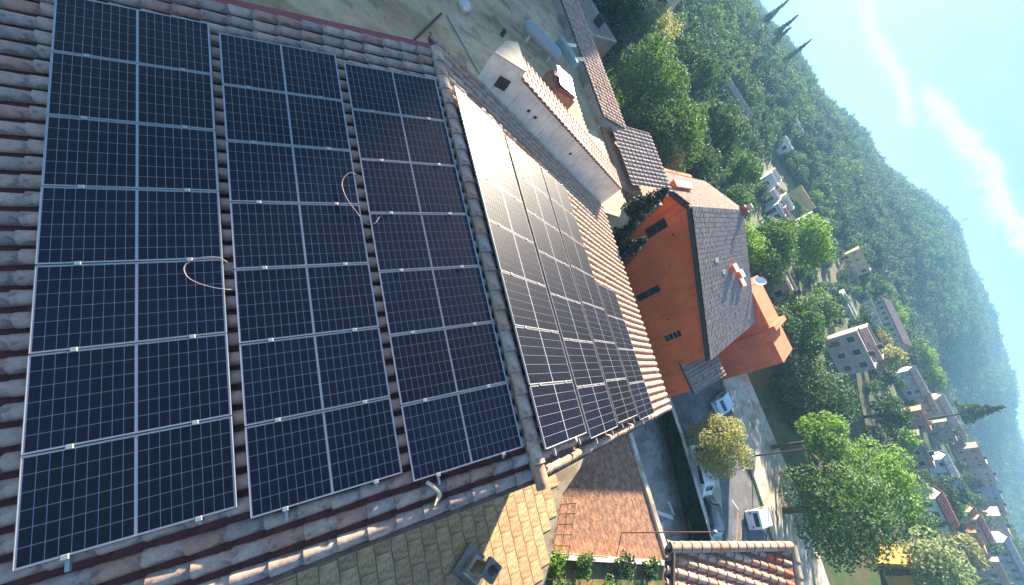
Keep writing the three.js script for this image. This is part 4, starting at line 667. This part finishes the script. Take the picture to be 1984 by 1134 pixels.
{ // the woods: crowns beyond counting over the slopes
  const kinds = [['deep', [0.034, 0.075, 0.035]], ['mid', [0.06, 0.115, 0.036]], ['fresh', [0.10, 0.17, 0.04]]];
  const geos = [0, 1, 2, 3].map(i => { const L = i < 3 ? roundLobes(1, 0.95 + i * 0.12, 500 + i).map(a => [a[0], a[1] + 0.75, a[2], a[3], a[4]]) : coneLobes(0.62, 1.5, 520).map(a => [a[0], a[1] + 1.3, a[2], a[3], a[4]]); const g = leafGeo(L, 430, 0.21, 540 + i); return g; });
  const rnd = rng(2024), put = geos.map(() => []), clear = HOUSES.map(h => [h[0], h[1], Math.max(h[2], h[3]) * 0.5 + 2.5]).concat([[-46, -42, 9]], TREES.map(t => [t[0], t[2], t[3] * 0.8]), [[1, -112.5, 6], [6, -143, 9]]);
  for (let r = 62; r < 1650;) {
    const sp = lerp(4.2, 9.5, sstep(70, 900, r)), da = sp / r / R;
    for (let az = -74; az < 40; az += da) {
      const a = az + (rnd() - 0.5) * da * 0.9, rr = r + (rnd() - 0.5) * sp * 0.9, [x, z] = pol(a, rr), q = rnd();
      let dens = 1; if (a > 5 && rr > 90 && rr < 290) dens = 0.28; else if (a > -13 && a <= 5 && rr < 155) dens = 0.42; else if (a > -26 && a <= -13 && rr < 135) dens = 0.45; else if (a > 3 && rr <= 90) dens = 0.22; else if (rr < 90) dens = 0.7;
      if (x > -12 && z > -45 && rr < 75) continue; if (x > -4 && z > -78 && rr < 88 && q > 0.06) continue;
      if (q > dens) continue; if (clear.some(c => (c[0] - x) ** 2 + (c[1] - z) ** 2 < c[2] ** 2)) continue;
      const clump = fbm(x * 0.03 + 9, z * 0.03 + 4, 15, 3); if (rr > 150 && clump < 0.30) continue;
      let s = sp * (0.52 + rnd() * 0.30) * (rr < 150 ? 0.82 : 1); if (dens < 0.5) s *= 0.72; const k = rnd() < (rr > 150 ? 0 : 0.05) ? 3 : Math.floor(rnd() * 3);
      put[k].push([x, land(x, z) - s * 0.15, z, s, rnd() * 6.28, Math.floor(clamp(clump * 3.4 - 0.55 + (rnd() - 0.5) * 1.6, 0, 2.99)), rnd()]);
    }
    r += sp * 0.88;
  }
  const base = leafMat([1, 1, 1]); let n = 0;
  put.forEach((L, k) => {
    const im = new THREE.InstancedMesh(geos[k], base, L.length), m = new THREE.Matrix4(), c = new THREE.Color();
    L.forEach(([x, y, z, s, a, ci, j], i) => { m.compose(V3(x, y, z), new THREE.Quaternion().setFromEuler(new THREE.Euler(0, a, 0)), V3(s, s * (0.85 + j * 0.4), s)); im.setMatrixAt(i, m); const q = kinds[ci][1], v = 0.75 + j * 0.5; im.setColorAt(i, c.setRGB(q[0] * v, q[1] * v, q[2] * v)); });
    im.name = numbered('woodland'); im.castShadow = im.receiveShadow = true; n += L.length; scene.add(stuff(im)); tag(im, ['blue green woodland covering the hillsides', 'mixed leafy woodland covering the hillsides', 'lighter green woodland scattered over the hillsides', 'pointed conifers scattered through the woodland'][k], 'woodland');
  });
  console.log('wood', n);
}


{
  const col = { white: [0.74, 0.73, 0.70], pale: [0.58, 0.58, 0.57], cream: [0.55, 0.47, 0.36], grey: [0.42, 0.33, 0.28], pink: [0.56, 0.34, 0.26], yellow: [0.60, 0.46, 0.20], sand: [0.60, 0.44, 0.30], lilac: [0.48, 0.36, 0.32], blue: [0.36, 0.41, 0.47], sky: [0.42, 0.56, 0.62], brick: [0.42, 0.20, 0.14], dark: [0.26, 0.21, 0.18], orange: [0.58, 0.27, 0.13], brown: [0.42, 0.25, 0.18], amber: [0.62, 0.34, 0.08], red: [0.46, 0.13, 0.10] };
  const wm = {}, rm = {}; for (const k in col) { wm[k] = std(lin(...col[k]), { map: rep(tPlaster, 0.25) }); rm[k] = std(lin(...col[k].map(v => v * 0.85)), { map: rep(tClay, 0.4), bumpMap: rep(tGrain, 0.6), bumpScale: 0.03 }); }
  HOUSES.forEach(([x, z, w, d, h, turn, roof, wc, rc, label], n) => {
    const y = land(x, z), t = thing('hill_house', label, 'house', V3(x, y, z), 'houses over the valley', turn), hw = w / 2, hd = d / 2;
    if (roof === 'gable') {
      const rise = d * 0.22, s = new THREE.Shape(); s.moveTo(-hd, -2); s.lineTo(hd, -2); s.lineTo(hd, h - rise); s.lineTo(0, h - 0.06); s.lineTo(-hd, h - rise); s.closePath();
      mesh('wall', boxUV(new THREE.ExtrudeGeometry(s, { depth: w, bevelEnabled: false }).rotateY(Math.PI / 2).translate(-hw, 0, 0)), wm[wc], t);
      for (const q of [-1, 1]) { const e = V3(-hw - 0.3, h + 0.05, 0), dn = V3(0, -rise, q * hd).normalize(), L = Math.hypot(rise, hd) + 0.35; mesh('roof_slope', barrelSheet(e, V3(1, 0, 0), dn, w + 0.6, L, 0.5, 0.6, n * 3 + q), rm[rc], t); mesh('roof_underside', poly([V3(-hw - 0.3, h - 0.01, 0), V3(-hw - 0.3, h - 0.01, 0).addScaledVector(dn, L), V3(hw + 0.3, h - 0.01, 0).addScaledVector(dn, L), V3(hw + 0.3, h - 0.01, 0)], 0.08 * q), rm[rc], t); }
    } else {
      mesh('wall', boxUV(bbox(-hw, hw, -2, h, -hd, hd)), wm[wc], t);
      mesh('parapet', boxUV(merge([bbox(-hw - 0.05, hw + 0.05, h, h + 0.35, hd - 0.15, hd + 0.05), bbox(-hw - 0.05, hw + 0.05, h, h + 0.35, -hd - 0.05, -hd + 0.15), bbox(-hw - 0.05, -hw + 0.15, h, h + 0.35, -hd + 0.15, hd - 0.15), bbox(hw - 0.15, hw + 0.05, h, h + 0.35, -hd + 0.15, hd - 0.15)])), wm[wc], t);
      mesh('roof', boxUV(bbox(-hw + 0.15, hw - 0.15, h - 0.02, h + 0.04, -hd + 0.15, hd - 0.15)), rm[rc], t);
      if (w > 5) { const k = mesh('water_tank', cyl(0.5, 0.5, 0.9, hw * 0.4, h + 0.5, -hd * 0.3, 14), M.dark, t); mesh('lid', cyl(0.2, 0.3, 0.15, hw * 0.4, h + 1.0, -hd * 0.3, 12), M.dark, k); }
    }
    const fl = h > 4.2 ? 2 : 1, eave = roof === 'gable' ? h - d * 0.22 : h, fh = eave / fl, nc = Math.max(1, Math.round(w / 2.2));
    if (d > 1.5) for (let f = 0; f < fl; f++) for (let c = 0; c < nc; c++) { const cx = (c - (nc - 1) / 2) * (w / nc), cy = f * fh + fh * 0.55, ww = 0.5, wh = Math.min(0.6, fh * 0.27); if (f === 0 && c === (n % nc)) { const dr = mesh('door', bbox(cx - 0.45, cx + 0.45, 0, Math.min(2, fh * 0.8), hd, hd + 0.05), M.darkWood, t); mesh('handle', box(0.06, 0.12, 0.06, cx + 0.32, 0.9, hd + 0.07), M.alu, dr); continue; }
      const wf = mesh('window', boxUV(merge([bbox(cx - ww - 0.08, cx - ww, cy - wh, cy + wh, hd - 0.02, hd + 0.06), bbox(cx + ww, cx + ww + 0.08, cy - wh, cy + wh, hd - 0.02, hd + 0.06), bbox(cx - ww - 0.08, cx + ww + 0.08, cy + wh, cy + wh + 0.08, hd - 0.02, hd + 0.06), bbox(cx - ww - 0.14, cx + ww + 0.14, cy - wh - 0.1, cy - wh, hd - 0.02, hd + 0.12)])), wm.pale, t); mesh('pane', bbox(cx - ww, cx + ww, cy - wh, cy + wh, hd - 0.01, hd + 0.015), M.glass, wf); }
  });
  // swimming pool and sports court
  const water = new THREE.MeshPhysicalMaterial({ color: lin(0.03, 0.30, 0.55), roughness: 0.05, clearcoat: 1 });
  const pl = thing('swimming_pool', 'bright blue swimming pool with pale rim among the trees', 'pool', V3(1, land(1, -112.5) + 1.1, -112.5), null, 0.2); mesh('rim', boxUV(merge([bbox(-4.2, 4.2, -3, 0.15, -3.4, -2.6), bbox(-4.2, 4.2, -3, 0.15, 2.6, 3.4), bbox(-4.2, -3.4, -3, 0.15, -2.6, 2.6), bbox(3.4, 4.2, -3, 0.15, -2.6, 2.6)])), M.paleConc, pl); mesh('water', bbox(-3.4, 3.4, -1, 0.05, -2.6, 2.6), water, pl);
  const ct = thing('sports_court', 'turquoise sports court with pale edge below the warehouse', 'court', V3(6, land(6, -136) + 0.9, -136), null, -0.5); mesh('court_floor', boxUV(bbox(-9, 9, -3, 0, -2.6, 2.6)), std(lin(0.12, 0.40, 0.38)), ct); mesh('court_kerb', boxUV(bbox(-9, 9, -3, 0.5, 2.6, 2.9)), M.paleConc, ct); mesh('court_line', box(18, 0.01, 0.3, 0, 0.012, -1.2), M.paint, ct);
  const ms = thing('radio_mast', 'thin radio mast on the skyline of the big hill', 'mast', V3(...(([x, z]) => [x, land(x, z), z])(pol(-8.1, 690)))); mesh('mast_shaft', bar(V3(0, 0, 0), V3(0, 21, 0), 0.6, 6, 0.35), M.steel, ms); for (const yy of [12, 17, 20]) mesh('antenna', bar(V3(-2, yy, 0), V3(2, yy, 0), 0.3, 5), M.steel, ms);
}

renderer.render(scene, camera);
